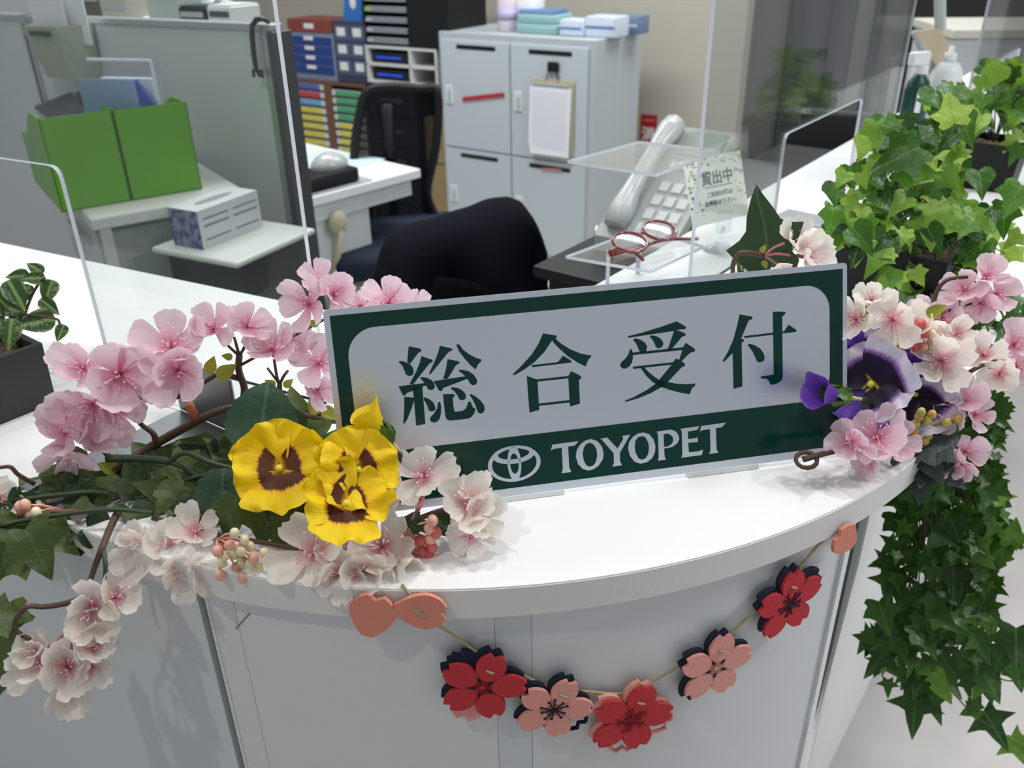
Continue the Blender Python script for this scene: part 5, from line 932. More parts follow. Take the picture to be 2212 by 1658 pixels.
# drawer case with grey top
AG = R(-55); NG = Vector((-math.sin(AG), math.cos(AG), 0)); zc_ = .95; kc = atz(200, 470, zc_); case = thing('drawer_case', 'translucent plastic drawer case with a pale grey top below the green boxes', 'drawer unit', Vector((kc.x, kc.y, 0)), AG)
CLR = clear_mat('frosted_plastic', (.55, .60, .58), .45, (.55, .60, .58), .25); TOPG = mat('pale_grey_top', (.56, .58, .55), .45)
m = MB(); m.rbox(-.42, .006, -.006, .30, zc_ - .025, zc_, .006); m.build('top', TOPG, case)
for x in (-.40, -.012):
    for y in (.006, .28): m = MB(); m.box(x, x + .02, y, y + .02, 0, zc_ - .025); m.build('post', mat('frame_grey', (.45, .47, .45), .5), case)
for k in range(3):
    z1 = zc_ - .03 - k * .30; m = MB(); m.rbox(-.378, -.018, .002, .28, z1 - .28, z1 - .006, .006); dr = m.build('drawer', CLR, case); m = MB(); m.box(-.27, -.13, -.010, .002, z1 - .06, z1 - .04); m.build('handle', TOPG, dr)
# green file boxes
GB = mat('lime_green_plastic', (.105, .34, .006), .35); gk = atz(135, 459, zc_)
for nm, y0, y1, lab in ((0, 0, .128, 'bright green file box nearest the cut-out of the acrylic screen'), (1, .131, .270, 'bright green file box holding the clear stand, behind its twin')):
    g = thing('file_box', lab, 'file box', Vector((gk.x, gk.y, zc_)) + NG * y0, AG, 'green file boxes'); dd = y1 - y0; L0 = -.30; hb = .175
    m = MB(); t = .003
    m.box(L0, 0, 0, dd, 0, t); m.box(-t, 0, 0, dd, 0, hb); m.box(L0, L0 + t, 0, dd, 0, hb * .6)
    for yy in (0, dd - t): m.prism([(L0, 0), (0, 0), (0, hb), (-.09, hb), (-.16, hb * .86), (-.20, hb * .66), (L0, hb * .6)], 0, t); k_ = 14; m.v = m.v[:-14] + [(v[0], yy + v[2], v[1]) for v in m.v[-14:]]
    m.build('shell', GB, g)
PG = Plane((gk.x, gk.y), AG); PG2 = Plane((gk.x + NG.x * .19, gk.y + NG.y * .19), R(-14)); PG3 = Plane((gk.x + NG.x * .235, gk.y + NG.y * .235), R(-14))
bf = PT('blue_folder', 'light blue document folder standing in the green file box', 'folder', PG2, (176, 172, 340, 262), 0, z0=zc_ + .006)
LB = mat('pale_blue_card', (.26, .38, .62), .5); DB = mat('deep_blue_card', (.03, .07, .35), .5)
a, b, c, d = bf.r(176, 172, 298, 250); m = MB(); m.box(a, b, 0, .003, 0, d); m.build('cover', LB, bf.o); a2, b2_, c2, d2 = bf.r(298, 180, 345, 262); m = MB(); m.add([(b, 0, 0), (b, 0, d), (b + .022, .02, d - .05), (b + .026, .03, 0), (b, .01, 0), (b, .01, d), (b + .022, .03, d - .05), (b + .026, .04, 0)], [(0, 3, 2, 1), (4, 5, 6, 7), (0, 1, 5, 4), (1, 2, 6, 5), (2, 3, 7, 6)]); m.build('flap', DB, bf.o); m = MB(); m.box(a + .01, b - .002, .005, .014, 0, d - .012); m.build('papers', PAPER, bf.o)
m = MB(); m.box(a + .005, b - .004, -.003, -.001, 0, d * .42); m.build('sheet', WPLAST, bf.o)
st_ = PT('clear_stand', 'clear acrylic document stand with papers behind the blue folder', 'stand', PG3, (205, 130, 338, 262), 0, z0=zc_ + .006); a, b, c, d = st_.r(205, 130, 338, 262)
m = MB(); m.box(a, b, 0, .003, 0, d); m.build('front', ACRC, st_.o); m = MB(); m.box(a, b, .028, .031, 0, d); m.build('back', ACRC, st_.o); m = MB(); m.box(a + .012, b - .012, .008, .022, .0, d - .035); m.build('papers', PAPER, st_.o)
m = MB(); m.tube([(a, .0, d), (b, .0, d)], .004, 6); m.tube([(b, .0, .12), (b, 0, d)], .003, 6); m.build('edge', ACRE, st_.o)
cbk = PT('black_clipboard', 'black clipboard binder lying tilted on the green file box', 'clipboard', PG, (105, 235, 225, 290), .13, z0=zc_ + .11); a, b, c, d = cbk.r(105, 235, 215, 285)
m = MB(); m.add([(a, -.03, c + .02), (b, -.03, c + .03), (b, .04, d), (a + .02, .04, d), (a, -.03, c + .012), (b, -.03, c + .022), (b, .04, d - .008), (a + .02, .04, d - .008)], [(0, 1, 2, 3), (7, 6, 5, 4), (0, 4, 5, 1), (1, 5, 6, 2), (2, 6, 7, 3), (3, 7, 4, 0)]); m.build('board', mat('dark_board', (.05, .055, .065), .5), cbk.o)
e = cbk.r(145, 232, 192, 258); m = MB(); m.rbox(e[0], e[1], .03, .06, e[2] + .005, e[3] + .01, .003); m.build('clip', BLACK, cbk.o)
# tissue box on a small table
zt_ = .885; tk = atz(440, 540, zt_); tt = thing('side_table', 'low grey side table with a pale top beneath the tissue box', 'table', Vector((tk.x, tk.y, 0)), A1)
m = MB(); m.rbox(-.11, .11, -.03, .20, zt_ - .012, zt_, .006); m.build('top', TOPG, tt); m = MB(); m.box(-.10, .09, .0, .18, .05, zt_ - .012); m.build('cabinet', mat('charcoal_panel', (.035, .038, .04), .5), tt); m = MB(); m.box(-.10, .09, .01, .17, 0, .05); m.build('plinth', BLACK, tt)
tb = thing('tissue_box', 'white and navy printed tissue box on the low side table', 'tissue box', Vector((tk.x, tk.y, zt_)), A1); hb = .075
NAVY = mat('navy_print', (.03, .045, .15), .5, var=(60, .2, (.25, .28, .40))); TW = mat('box_white', (.55, .58, .58), .5)
m = MB(); m.box(-.075, 0, 0, .165, 0, hb); m.build('carton', TW, tb); m = MB(); m.box(-.0752, .0004, -.0006, 0, 0, hb); m.build('end_print', NAVY, tb)
m = MB()
for k in range(2): m.box(0, .0005, .012 + k * .08, .078 + k * .08, hb * .55, hb * .60); m.box(0, .0005, .012 + k * .08, .078 + k * .08, hb * .74, hb * .78); m.box(0, .0005, .012 + k * .08, .078 + k * .08, hb * .2, hb * .24)
m.build('side_print', mat('grey_print', (.16, .17, .22), .6), tb); m = MB(); m.prism([(-.0375 + .012 * math.cos(t), .0825 + .05 * math.sin(t)) for t in [k * .3927 for k in range(16)]], hb, hb + .0006); m.build('opening', mat('opening_shade', (.25, .26, .26), .6), tb)
# low cabinet behind the partition with odds and ends showing above it
BH = Plane((pp.x + N1.x * .14, pp.y + N1.y * .14), A1); zb_ = pp.z - .03
u0, u1 = BH.uz(-60, 40)[0], BH.uz(505, 40)[0]
lc = thing('back_cabinet', 'low pale cabinet behind the partition carrying boxes and rolls', 'cabinet', BH.at((u0 + u1) / 2, 0, 0), A1); hw = (u1 - u0) / 2
m = MB(); m.rbox(-hw, hw, -.04, .12, .05, zb_ - .02, .004); m.build('body', LGREY, lc); m = MB(); m.rbox(-hw - .01, hw + .01, -.05, .13, zb_ - .02, zb_, .004); m.build('top', TOPG, lc); m = MB(); m.box(-hw + .02, hw - .02, -.02, .10, 0, .05); m.build('plinth', BLACK, lc)
for k in range(3): m = MB(); m.rbox(-hw + .01 + k * 2 * hw / 3, -hw - .01 + (k + 1) * 2 * hw / 3, -.056, -.04, .07, zb_ - .04, .003); dr = m.build('door', LGREY, lc); m = MB(); m.box(-hw + .04 + k * 2 * hw / 3, -hw + .10 + k * 2 * hw / 3, -.066, -.056, zb_ - .14, zb_ - .12); m.build('handle', GREY, dr)
for nm, lab, cat, rc4, mt, dep in (('brown_box', 'dark brown box showing above the partition beside the leaflets', 'box', (150, -40, 214, 40), mat('dark_brown', (.10, .085, .07), .6), .12), ('cream_box', 'cream box between the brown box and the pale green box', 'box', (216, -10, 272, 40), mat('cream', (.5, .48, .40), .6), .1), ('pale_green_box', 'pale green carton standing above the partition rail', 'box', (312, -60, 382, 42), mat('pale_green', (.45, .54, .48), .6), .12), ('black_case', 'small black case with a silver rim above the partition', 'case', (386, 16, 444, 48), BLACK, .1), ('white_case', 'small white-framed case right of the black case', 'case', (448, 14, 500, 50), WPLAST, .1)):
    t = PT(nm, lab, cat, BH, rc4, .0, z0=zb_); a, b, c, d = t.r(*rc4); m = MB(); m.rbox(a, b, 0, dep, 0, d, .004); bo = m.build('body', mt, t.o); m = MB(); m.box(a + .008, b - .008, -.002, 0, d * .55, d * .8); m.build('front_strip', GREY if nm != 'white_case' else RAILD, t.o); m = MB(); m.box(a + .004, b - .004, .004, dep - .004, d, d + .003); m.build('lid', mt, t.o)
mo = PT('computer_mouse', 'small white computer mouse beside the pale green carton', 'mouse', BH, (272, 22, 310, 40), .0, z0=zb_); a, b, c, d = mo.r(272, 20, 310, 40); m = MB(); m.ball((0, .04, 0), (b - a) / 2, 12, 8, (1, 1.5, .7)); m.v = [(v[0], v[1], max(0, v[2])) for v in m.v]; m.build('shell', WPLAST, mo.o, True); m = MB(); m.box(-.003, .003, .0, .02, .018, .024); m.build('wheel', GREY, mo.o)
rt = PT('wrapped_roll', 'clear-wrapped white paper roll lying above the partition', 'roll', BH, (390, -6, 500, 20), .09, z0=zb_ + .0); a, b, c, d = rt.r(390, -8, 495, 20); rr = .03; m = MB(); m.tube([(a, 0, rr), (b, 0, rr)], rr, 14); m.build('roll', mat('wrapped_white', (.55, .58, .60), .15), rt.o, True); m = MB(); m.tube([(b - .03, 0, rr), (b - .015, 0, rr)], rr + .004, 14); m.build('band', mat('roll_band', (.2, .2, .2), .4), rt.o, True)
# ------------------------------------------------------------------ locker and back row
LA, LB_ = atz(943, 68, 1.02), atz(1285, 88, 1.02); ly = math.atan2((LB_ - LA).y, (LB_ - LA).x); LP = Plane((LA.x, LA.y), ly); LW = (Vector((LB_.x, LB_.y, 0)) - Vector((LA.x, LA.y, 0))).length; LHt = 1.02
LK = mat('locker_paint', (.50, .56, .58), .42, bump=(400, .04)); LKB = mat('locker_body', (.44, .48, .49), .45)
lk_ = thing('locker', 'pale grey four-door steel locker with slots and a clipboard', 'locker', LP.at(0, 0, 0), ly)
m = MB(); m.rbox(0, LW, .012, .42, .06, LHt, .004); m.build('body', LKB, lk_); m = MB(); m.box(.02, LW - .02, .03, .40, 0, .06); m.build('plinth', GREY, lk_)
zs = .5 * (LP.uz(1030, 328)[1] + LP.uz(1200, 345)[1]); mid = LW * .487; fr_ = .018
for x0, x1 in ((fr_, mid - .004), (mid + .004, LW - fr_ - .012)):
    for z0, z1, up in ((zs + .004, LHt - .030, 1), (.085, zs - .004, 0)):
        m = MB(); m.rbox(x0, x1, 0, .014, z0, z1, .002); dr = m.build('door', LK, lk_)
        cxm = (x0 + x1) / 2 + .01; m = MB(); m.rbox(cxm - .105, cxm + .105, -.0015, .001, z1 - .036, z1 - .018, .0006); m.build('slot', BLACK, dr)
        zl_ = z0 + (z1 - z0) * .50; m = MB(); m.rbox(x0 + .018, x0 + .060, -.006, .001, zl_ - .040, zl_ + .040, .003); hd = m.build('lock_plate', mat('lock_white', (.66, .70, .70), .35), dr); m = MB(); m.box(x0 + .036, x0 + .050, -.009, -.006, zl_ - .028, zl_ + .018); m.build('handle', GREY, hd)
def magnet(name, lab, q0, q1, th, mt):
    a, b = Vector((*LP.uz(*q0), 0)), Vector((*LP.uz(*q1), 0)); t = thing(name, lab, 'magnet', LP.at((a.x + b.x) / 2, -.0005, (a.y + b.y) / 2), ly); an = math.atan2(b.y - a.y, b.x - a.x); L_ = (b - a).length
    m = MB(); m.rbox(-L_ / 2, L_ / 2, -th / 2, th / 2, 0, .006, .002); me = m.mesh('bar', mt); me.transform(Matrix.Rotation(R(90), 4, 'X') @ Matrix.Rotation(0, 4, 'Z')); me.transform(Matrix.Rotation(-an, 4, 'Y')); link('bar', me, t); m = MB(); m.box(-L_ / 2, L_ / 2, -.0005, .0005, -.001, .001); me = m.mesh('seam', mt); me.transform(Matrix.Rotation(-an, 4, 'Y')); link('seam', me, t)
magnet('magnet_bar', 'slanted red magnet bar on the upper left locker door', (1000, 214), (1090, 204), .018, mat('red_magnet', (.42, .02, .03), .5)); magnet('magnet_strip', 'short faded red strip below the slot of the lower right locker door', (1170, 364), (1214, 367), .008, mat('pale_red_strip', (.50, .20, .20), .6))
cl = PT('clipboard', 'beige clipboard with a white list hanging from a black hook on the locker', 'clipboard', LP, (1144, 172, 1238, 335), -.012); a, b, c, d = cl.r(1144, 172, 1236, 335)
m = MB(); m.rbox(a + .012, b + .004, 0, .006, c + .01, d, .002); m.build('board', mat('manila', (.50, .44, .28), .6), cl.o); m = MB(); m.add([(a + .005, -.003, d - .03), (b - .004, -.003, d - .03), (b - .008, -.012, c), (a + .012, -.012, c), (a - .002, -.008, c + .06)], [(0, 4, 3, 2, 1)]); m.build('list', PAPER, cl.o)
for k in range(18): m = MB(); z_ = d - .05 - k * (d - c - .07) / 18; m.box(a + .016, b - .02, -.0128 + .0006 * (18 - k) * .5, -.0124 + .0006 * (18 - k) * .5, z_, z_ + .0012); m.build('ruled_line', mat('ruling', (.45, .48, .55), .7), cl.o)
m = MB(); m.rbox(a + .02, b - .02, -.006, .0, d - .026, d - .014, .001); m.build('clip_bar', GREY, cl.o)
hk2 = PT('magnetic_hook', 'black magnetic hook holding the clipboard on the locker door', 'hook', LP, (1176, 130, 1210, 172), -.016); m = MB(); m.rbox(-.026, .026, 0, .014, hk2.h * .4, hk2.h * .9, .004); m.build('body', BLACK, hk2.o); m = MB(); m.tube([(-.03, .0, 0), (-.012, 0, hk2.h * .6), (.012, 0, hk2.h * .6), (.03, 0, 0)], .003, 6); m.build('wire', BLACK, hk2.o)
# things on top of the locker
LT = Plane(tuple((LP.p0 + LP.n * .16)[:2]), ly)
def lathing(name, lab, px0, px1, py0, prof, mt, off=0, cap=None):
    t = PT(name, lab, 'bottle', LT, (px0, py0, px1, 75), off, z0=LHt); r_ = t.w / 2; h_ = LT.uz((px0 + px1) / 2, py0, off)[1] - LHt
    m = MB(); m.lathe([(r_ * a, h_ * b) for a, b in prof], seg=16); m.build('body', mt, t.o, True)
    m = MB(); m.lathe([(r_ * prof[1][0] * 1.01, h_ * .25), (r_ * prof[1][0] * 1.01, h_ * .5)], seg=16); m.build('label', mat('lilac_label', (.45, .42, .60), .5), t.o, True)
    m = MB(); m.lathe([(r_ * .4, h_), (r_ * .4, h_ * 1.08)], seg=12); m.build('cap', cap or WPLAST, t.o, True)
PROF = [(.9, 0), (1, .04), (1, .7), (.8, .85), (.4, .92), (.38, 1)]
lathing('cleaner_bottle', 'white and pink cleaner bottle standing on the locker', 1078, 1116, -30, PROF, mat('pink_white_bottle', (.68, .58, .66), .4)); lathing('white_bottle', 'taller white bottle behind the folded teal cloths', 1118, 1172, -40, PROF, WPLAST, .06)
def stackbox(name, lab, cat, rc4, mt, dep, off, z0=LHt, rnd_=.010, strip=None):
    t = PT(name, lab, cat, LT, rc4, off, z0=z0); a, b, c, d = t.r(*rc4); m = MB(); m.rbox(a, b, 0, dep, 0, d, rnd_); o = m.build('body', mt, t.o); autosmooth(o)
    m = MB(); m.box(a + .02 * 0 + .006, b - .006, -.001, 0, d * .42, d * .55); m.build('fold', strip or mt, t.o); return t, LHt + d if z0 == LHt else z0 + d
TEALC = mat('teal_cloth', (.26, .44, .45), .9, bump=(120, .4)); BLUEP = mat('blue_pack', (.10, .20, .40), .5); PACKW = mat('blue_white_pack', (.52, .58, .68), .5)
t, z1 = stackbox('folded_cloth', 'folded teal cloth lying lowest on the locker top', 'cloth', (1114, 52, 1204, 76), TEALC, .16, -.06)
t, z2 = stackbox('folded_cloth', 'folded teal cloth upper of the pair on the locker', 'cloth', (1116, 32, 1200, 53), TEALC, .15, -.055, z1)
t, z3 = stackbox('blue_packet', 'thin blue packet lying on the folded teal cloths', 'packet', (1120, 22, 1196, 33), BLUEP, .12, -.04, z2, .004, PACKW)
stackbox('tissue_packet', 'white and blue tissue packet right of the teal cloths', 'packet', (1206, 42, 1258, 78), PACKW, .10, -.08, LHt, .012, BLUEP); stackbox('tissue_packet', 'wide blue and white tissue packet at the right end of the locker top', 'packet', (1262, 36, 1330, 82), PACKW, .12, -.06, LHt, .008, BLUEP); stackbox('blue_carton', 'flat dark blue carton behind the tissue packets', 'carton', (1300, 34, 1380, 64), mat('dull_blue', (.12, .18, .27), .6), .1, .10, LHt, .004, PACKW)
# fire-extinguisher sign on the wall
fx = PT('fire_sign', 'small red fire extinguisher sign on the beige wall', 'sign', WB, (1384, 248, 1418, 308), -.005); m = MB(); m.rbox(-fx.w / 2, fx.w / 2, 0, .004, 0, fx.h, .001); m.build('plate', mat('fire_red', (.42, .012, .02), .4), fx.o)
me = text_mesh('消', fx.w * .85, .0004, 'CENTER', .002); me.transform(Matrix.Rotation(R(90), 4, 'X')); me.materials.clear(); me.materials.append(WPLAST); link('lettering', me, fx.o, (0, -.001, fx.h * .27)); m = MB(); m.box(-fx.w * .35, fx.w * .35, -.0008, 0, fx.h * .78, fx.h * .84); m.build('stripe', mat('pale_red_strip', (.5, .2, .2)), fx.o)
# posts left of the locker
RW = Plane(tuple((WB.p0 - WB.n * .53)[:2]), WB.yaw)
for k, (x0, x1, mt) in enumerate(((968, 1000, dark), (1002, 1012, CHROME), (1014, 1030, dark), (1031, 1038, CHROME))):
    u0, u1, a, b = WB.rect(x0, 0, x1, 80, -.02); m = MB(); m.box(u0, u1, -.05, -.001, 0, 2.6); o = m.build('trim_%d' % (20 + k), mt); o.location = WB.p0; o.rotation_euler = (0, 0, WB.yaw); struct(o)
# wooden pigeonhole drawer cabinet
BRN = mat('brown_wood', (.16, .075, .04), .5, bump=(60, .1)); DRW = mat('drawer_white', (.62, .65, .67), .4)
wc = PT('label_cabinet', 'brown wooden cabinet of slim drawers with coloured labels', 'cabinet', RW, (636, 178, 794, 345), 0, z0=0.0); a, b, c, d = wc.r(636, 178, 794, 345); zt1 = d
m = MB(); m.box(a, b, .25, .27, 0, d); m.build('back', BRN, wc.o); m = MB(); m.box(a, b, 0, .27, d - .012, d); m.build('top', BRN, wc.o)
xs = [wc.p(640, 250)[0], wc.p(707, 250)[0], wc.p(722, 250)[0], wc.p(790, 250)[0]]
for x0, x1 in ((a, xs[0]), (xs[1], xs[2]), (xs[3], b)): m = MB(); m.box(x0, x1, -.004, .25, 0, d - .012); m.build('divider', BRN, wc.o)
m = MB(); m.box(a, b, .02, .25, 0, d * .30); m.build('base', BLACK, wc.o)
LC = {'v': (.10, .12, .42), 'r': (.55, .05, .07), 'b': (.16, .38, .65), 'y': (.66, .60, .06), 'g': (.06, .36, .14), 'p': (.6, .4, .4)}
for col, rows in ((0, 'vrbyyyyyp'), (1, 'ggggyyyyp')):
    x0, x1 = (xs[0], xs[1]) if col == 0 else (xs[2], xs[3])
    for k, ch in enumerate(rows):
        py = 191 + 17.2 * k + (8 if col else 0); z_ = wc.p(715, py)[1]; m = MB(); m.box(x0 + .004, x1 - .004, -.002, .22, z_ - .013, z_ + .013); dr = m.build('drawer', DRW, wc.o); m = MB(); m.box(x0 + .028, x1 - .028, -.004, -.002, z_ - .012, z_ + .012); m.build('label', mat('label_' + ch, LC[ch], .5), dr)
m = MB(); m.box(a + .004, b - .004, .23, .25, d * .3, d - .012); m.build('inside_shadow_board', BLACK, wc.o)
bu = PT('drawer_unit', 'blue four-drawer desktop unit on the brown cabinet', 'drawer unit', RW, (622, 68, 722, 182), .02, z0=zt1); a, b, c, d = bu.r(624, 70, 722, 182); CB2 = mat('cobalt_drawer', (.012, .05, .24), .3); m = MB(); m.rbox(a, b, .004, .24, 0, d, .004); m.build('body', mat('slate_blue_body', (.22, .27, .36), .4), bu.o)
for k in range(4): z0 = .03 + k * (d - .045) / 4; m = MB(); m.rbox(a + .010, b - .010, 0, .02, z0, z0 + (d - .045) / 4 - .006, .003); dr = m.build('drawer', CB2, bu.o); xm = (a + b) / 2; m = MB(); m.rbox(xm - .03, xm + .03, -.008, 0, z0 + .024, z0 + .042, .003); m.build('handle', WPLAST, dr)
rb_ = PT('red_box', 'flat red-brown box with a white label on the blue drawer unit', 'box', RW, (620, 42, 716, 68), .02, z0=zt1 + d); a2, b2, c2, d2 = rb_.r(620, 42, 714, 68); m = MB(); m.rbox(a2, b2, 0, .2, 0, d2, .004); m.build('body', mat('brick_red', (.24, .05, .04), .5), rb_.o); m = MB(); m.box(-.035, .03, -.001, 0, d2 * .3, d2 * .7); m.build('label', WPLAST, rb_.o)
nu_ = PT('storage_tower', 'navy three-tier parts drawer with white labels beside the blue unit', 'drawer unit', RW, (722, 46, 794, 182), .02, z0=zt1); a, b, c, d = nu_.r(724, 46, 794, 182); m = MB(); m.rbox(a, b, .004, .22, 0, d, .004); m.build('body', mat('navy_plastic', (.04, .055, .10), .4), nu_.o)
for r_ in range(3):
    for q in range(2): x0 = a + .006 + q * (b - a - .006) / 2; z0 = .04 + r_ * (d - .05) / 3; ww = (b - a) / 2 - .010; hh_ = (d - .05) / 3 - .010; m = MB(); m.rbox(x0, x0 + ww, 0, .02, z0, z0 + hh_, .003); dr = m.build('drawer', mat('grey_blue_drawer', (.08, .11, .18), .35), nu_.o); m = MB(); m.box(x0 + ww * .2, x0 + ww * .75, -.001, 0, z0 + hh_ * .3, z0 + hh_ * .85); m.build('label', WPLAST, dr)
# black drawers, rack with two devices, black tower
bk5 = PT('black_drawer_cabinet', 'black five-drawer cabinet behind the mesh office chair', 'drawer unit', RW, (798, 180, 903, 345), 0.0, z0=0); a, b, c, d = bk5.r(798, 182, 903, 345); m = MB(); m.rbox(a, b, .006, .3, 0, d, .004); m.build('body', BLACK, bk5.o)
for k in range(5): z1 = d - .012 - k * d / 5.3; m = MB(); m.rbox(a + .012, b - .012, 0, .02, z1 - d / 5.3 + .010, z1, .004); dr = m.build('drawer', mat('charcoal_drawer', (.03, .033, .04), .35), bk5.o); m = MB(); m.rbox((a + b) / 2 - .07, (a + b) / 2 + .07, -.010, 0, z1 - .075, z1 - .055, .003); m.build('handle', mat('grey_handle', (.14, .14, .15), .4), dr)
rk = PT('white_rack', 'white cube rack holding two black devices with blue displays', 'rack', RW, (790, 100, 945, 182), 0.0, z0=d); zr = d; a, b, c, d = rk.r(792, 102, 944, 182); FRW = mat('rack_white', (.62, .63, .60), .4); sx_ = (a + b) / 2 + .05
for z0 in (0, d / 2 - .006, d - .012): m = MB(); m.box(a, b, 0, .3, z0, z0 + .012); m.build('board', FRW, rk.o)
for x in (a, sx_, b - .012): m = MB(); m.box(x, x + .014, 0, .3, .012, d - .012); m.build('side', FRW, rk.o)
m = MB(); m.box(a, b, .29, .3, 0, d); m.build('back', BLACK, rk.o)
for k in range(2): zd = zr + .012 + k * (d / 2 - .006); t = thing('device', 'black box with a blue lit display on the %s shelf of the white rack' % ('upper' if k else 'lower'), 'device', rk.pl.at(rk.uc, 0, zd), rk.pl.yaw); m = MB(); m.rbox(a + .02, sx_ - .006, .02, .26, 0, d / 2 - .035, .004); m.build('body', BLACKG, t); m = MB(); m.box(a + .05, sx_ - .06, .017, .02, .02, d / 2 - .055); m.build('display', mat('blue_display', (.01, .03, .3), .3, emit=((.02, .10, .9), .55)), t)
tw_ = PT('black_tower', 'tall black cabinet with clear trays on the white rack', 'cabinet', RW, (782, -60, 968, 100), 0.0, z0=zr + d); a, b, c, d = tw_.r(784, -60, 968, 100); xt = tw_.p(880, 50)[0]; m = MB(); m.rbox(xt, b, 0, .3, 0, d, .003); m.build('body', BLACK, tw_.o); m = MB(); m.box(a, xt, .27, .3, 0, d); m.build('back', BLACK, tw_.o); m = MB(); m.box(a, a + .008, 0, .3, 0, d); m.build('side', BLACK, tw_.o)
for k in range(7): z_ = .012 + k * .045; m = MB(); m.rbox(a + .012, xt - .006, 0, .25, z_, z_ + .026, .004); tr = m.build('tray', mat('smoky_tray', (.22, .24, .26), .15), tw_.o); m = MB(); m.rbox(a + .014, a + .05, -.006, 0, z_ + .004, z_ + .018, .002); m.build('tab', mat('lime_tab', (.30, .50, .05), .4) if k > 2 else GREY, tr)
bs = PT('blue_poster_box', 'blue printed bottle-shaped box leaning by the black tower', 'box', RW, (735, -30, 782, 46), .03, z0=zt1 + nu_.h); a, b, c, d = bs.r(738, -30, 778, 46); m = MB(); m.prism([(a, 0), (b, 0), (b + .02, d), (a + .03, d)], 0, .05); m.v = [(v[0], v[2], v[1]) for v in m.v]; m.build('body', mat('bright_blue', (.03, .16, .50), .4), bs.o); m = MB(); m.ball((.01, 0, d * .55), .03, 10, 6, (.7, .1, 1.1)); m.build('print', WPLAST, bs.o, True)
# ------------------------------------------------------------------ white desk
zD = .72; dc = atz(909, 364, zD); df = atz(667, 428, zD); fdv = (df - dc); fdv.z = 0; fl_ = fdv.length; fdv.normalize(); sdv = Vector((fdv.y, -fdv.x, 0)); sdv = sdv if sdv.x < 0 else -sdv
desk = thing('office_desk', 'white office desk with a side cabinet behind the partition', 'desk', Vector((dc.x, dc.y, 0)), math.atan2(fdv.y, fdv.x)); sgn = 1 if Vector((-fdv.y, fdv.x, 0)).dot(sdv) > 0 else -1
DL = .95; DWd = .66
def db(m, x0, x1, y0, y1, z0, z1, bev=0):
    ya, yb = sorted((sgn * y0, sgn * y1)); return m.rbox(x0, x1, ya, yb, z0, z1, bev) if bev else m.box(x0, x1, ya, yb, z0, z1)
m = MB(); db(m, 0, DL, 0, DWd, zD - .03, zD, .005); m.build('top', WHITE, desk); m = MB(); db(m, .03, DL - .03, .02, DWd - .02, zD - .085, zD - .03); m.build('apron', WHITE2, desk)
xp = fl_ * .46; m = MB(); db(m, xp, DL - .02, .03, .45, .10, zD - .085, .004); pd = m.build('side_cabinet', WHITE2, desk)
for k in range(3): m = MB(); db(m, xp + .01, xp + .012, .04, .44, .12 + k * .16, .27 + k * .16); m.build('drawer', WHITE2, pd)
for x in (.05, DL - .06): m = MB(); db(m, x, x + .03, DWd - .07, DWd - .04, 0, zD - .085); m.build('leg', GREY, desk)
m = MB(); m.tube([(.03, sgn * .05, .02), (xp, sgn * .06, .06), (DL - .05, sgn * .05, .02)], .014, 8); m.build('foot_bar', mat('pale_foot', (.5, .5, .47), .4), desk, True)
sp_ = thing('strap', 'beige strap hanging on the side of the white desk', 'strap', Vector((dc.x, dc.y, 0)) + fdv * (fl_ * .78) + Vector((0, 0, .60)), math.atan2(fdv.y, fdv.x)); BEI = mat('beige_strap', (.48, .44, .30), .7)
m = MB(); m.tube([(0, -sgn * .0, .0), (.01, sgn * .02, -.10), (.05, sgn * .02, -.22), (.06, sgn * .02, -.30)], .012, 6); m.tube([(.01, sgn * .02, -.10), (-.04, sgn * .02, -.2), (-.10, sgn * .02, -.24)], .010, 6); m.build('band', BEI, sp_, True); m = MB(); m.ball((0, sgn * .005, .02), .035, 10, 8, (1, .5, 1.1)); m.build('knob', BEI, sp_, True)
dv = thing('tape_dispenser', 'black desk tape dispenser with a grey domed cover on the white desk', 'dispenser', atz(705, 400, zD) , math.atan2(fdv.y, fdv.x)); m = MB(); m.rbox(-.09, .12, -.06, .06, 0, .045, .012); autosmooth(m.build('base', BLACK, dv)); m = MB(); m.ball((-.02, 0, .045), .055, 14, 8, (1.2, .9, .9)); m.v = [(v[0], v[1], max(.045, v[2])) for v in m.v]; m.build('cover', mat('grey_cover', (.40, .41, .40), .2), dv, True)
m = MB(); m.rbox(-.11, .14, -.08, .08, 0, .004, .002); mp_ = m.build('desk_mat', mat('grey_mat', (.36, .38, .38), .5)); mp_.location = atz(712, 396, zD + .0005); mp_.rotation_euler = (0, 0, math.atan2(fdv.y, fdv.x)); tag(mp_, 'grey pad lying under the dispenser on the white desk', 'mat'); dv.location.z += .0055
m = MB(); m.box(-.15, .15, -.10, .10, 0, .002); pa_ = m.build('paper_sheet', mat('teal_paper', (.50, .66, .66), .7)); pa_.location = atz(720, 346, zD + .0005); pa_.rotation_euler = (0, 0, R(-33)); tag(pa_, 'pale teal paper sheet lying on the white desk', 'paper')
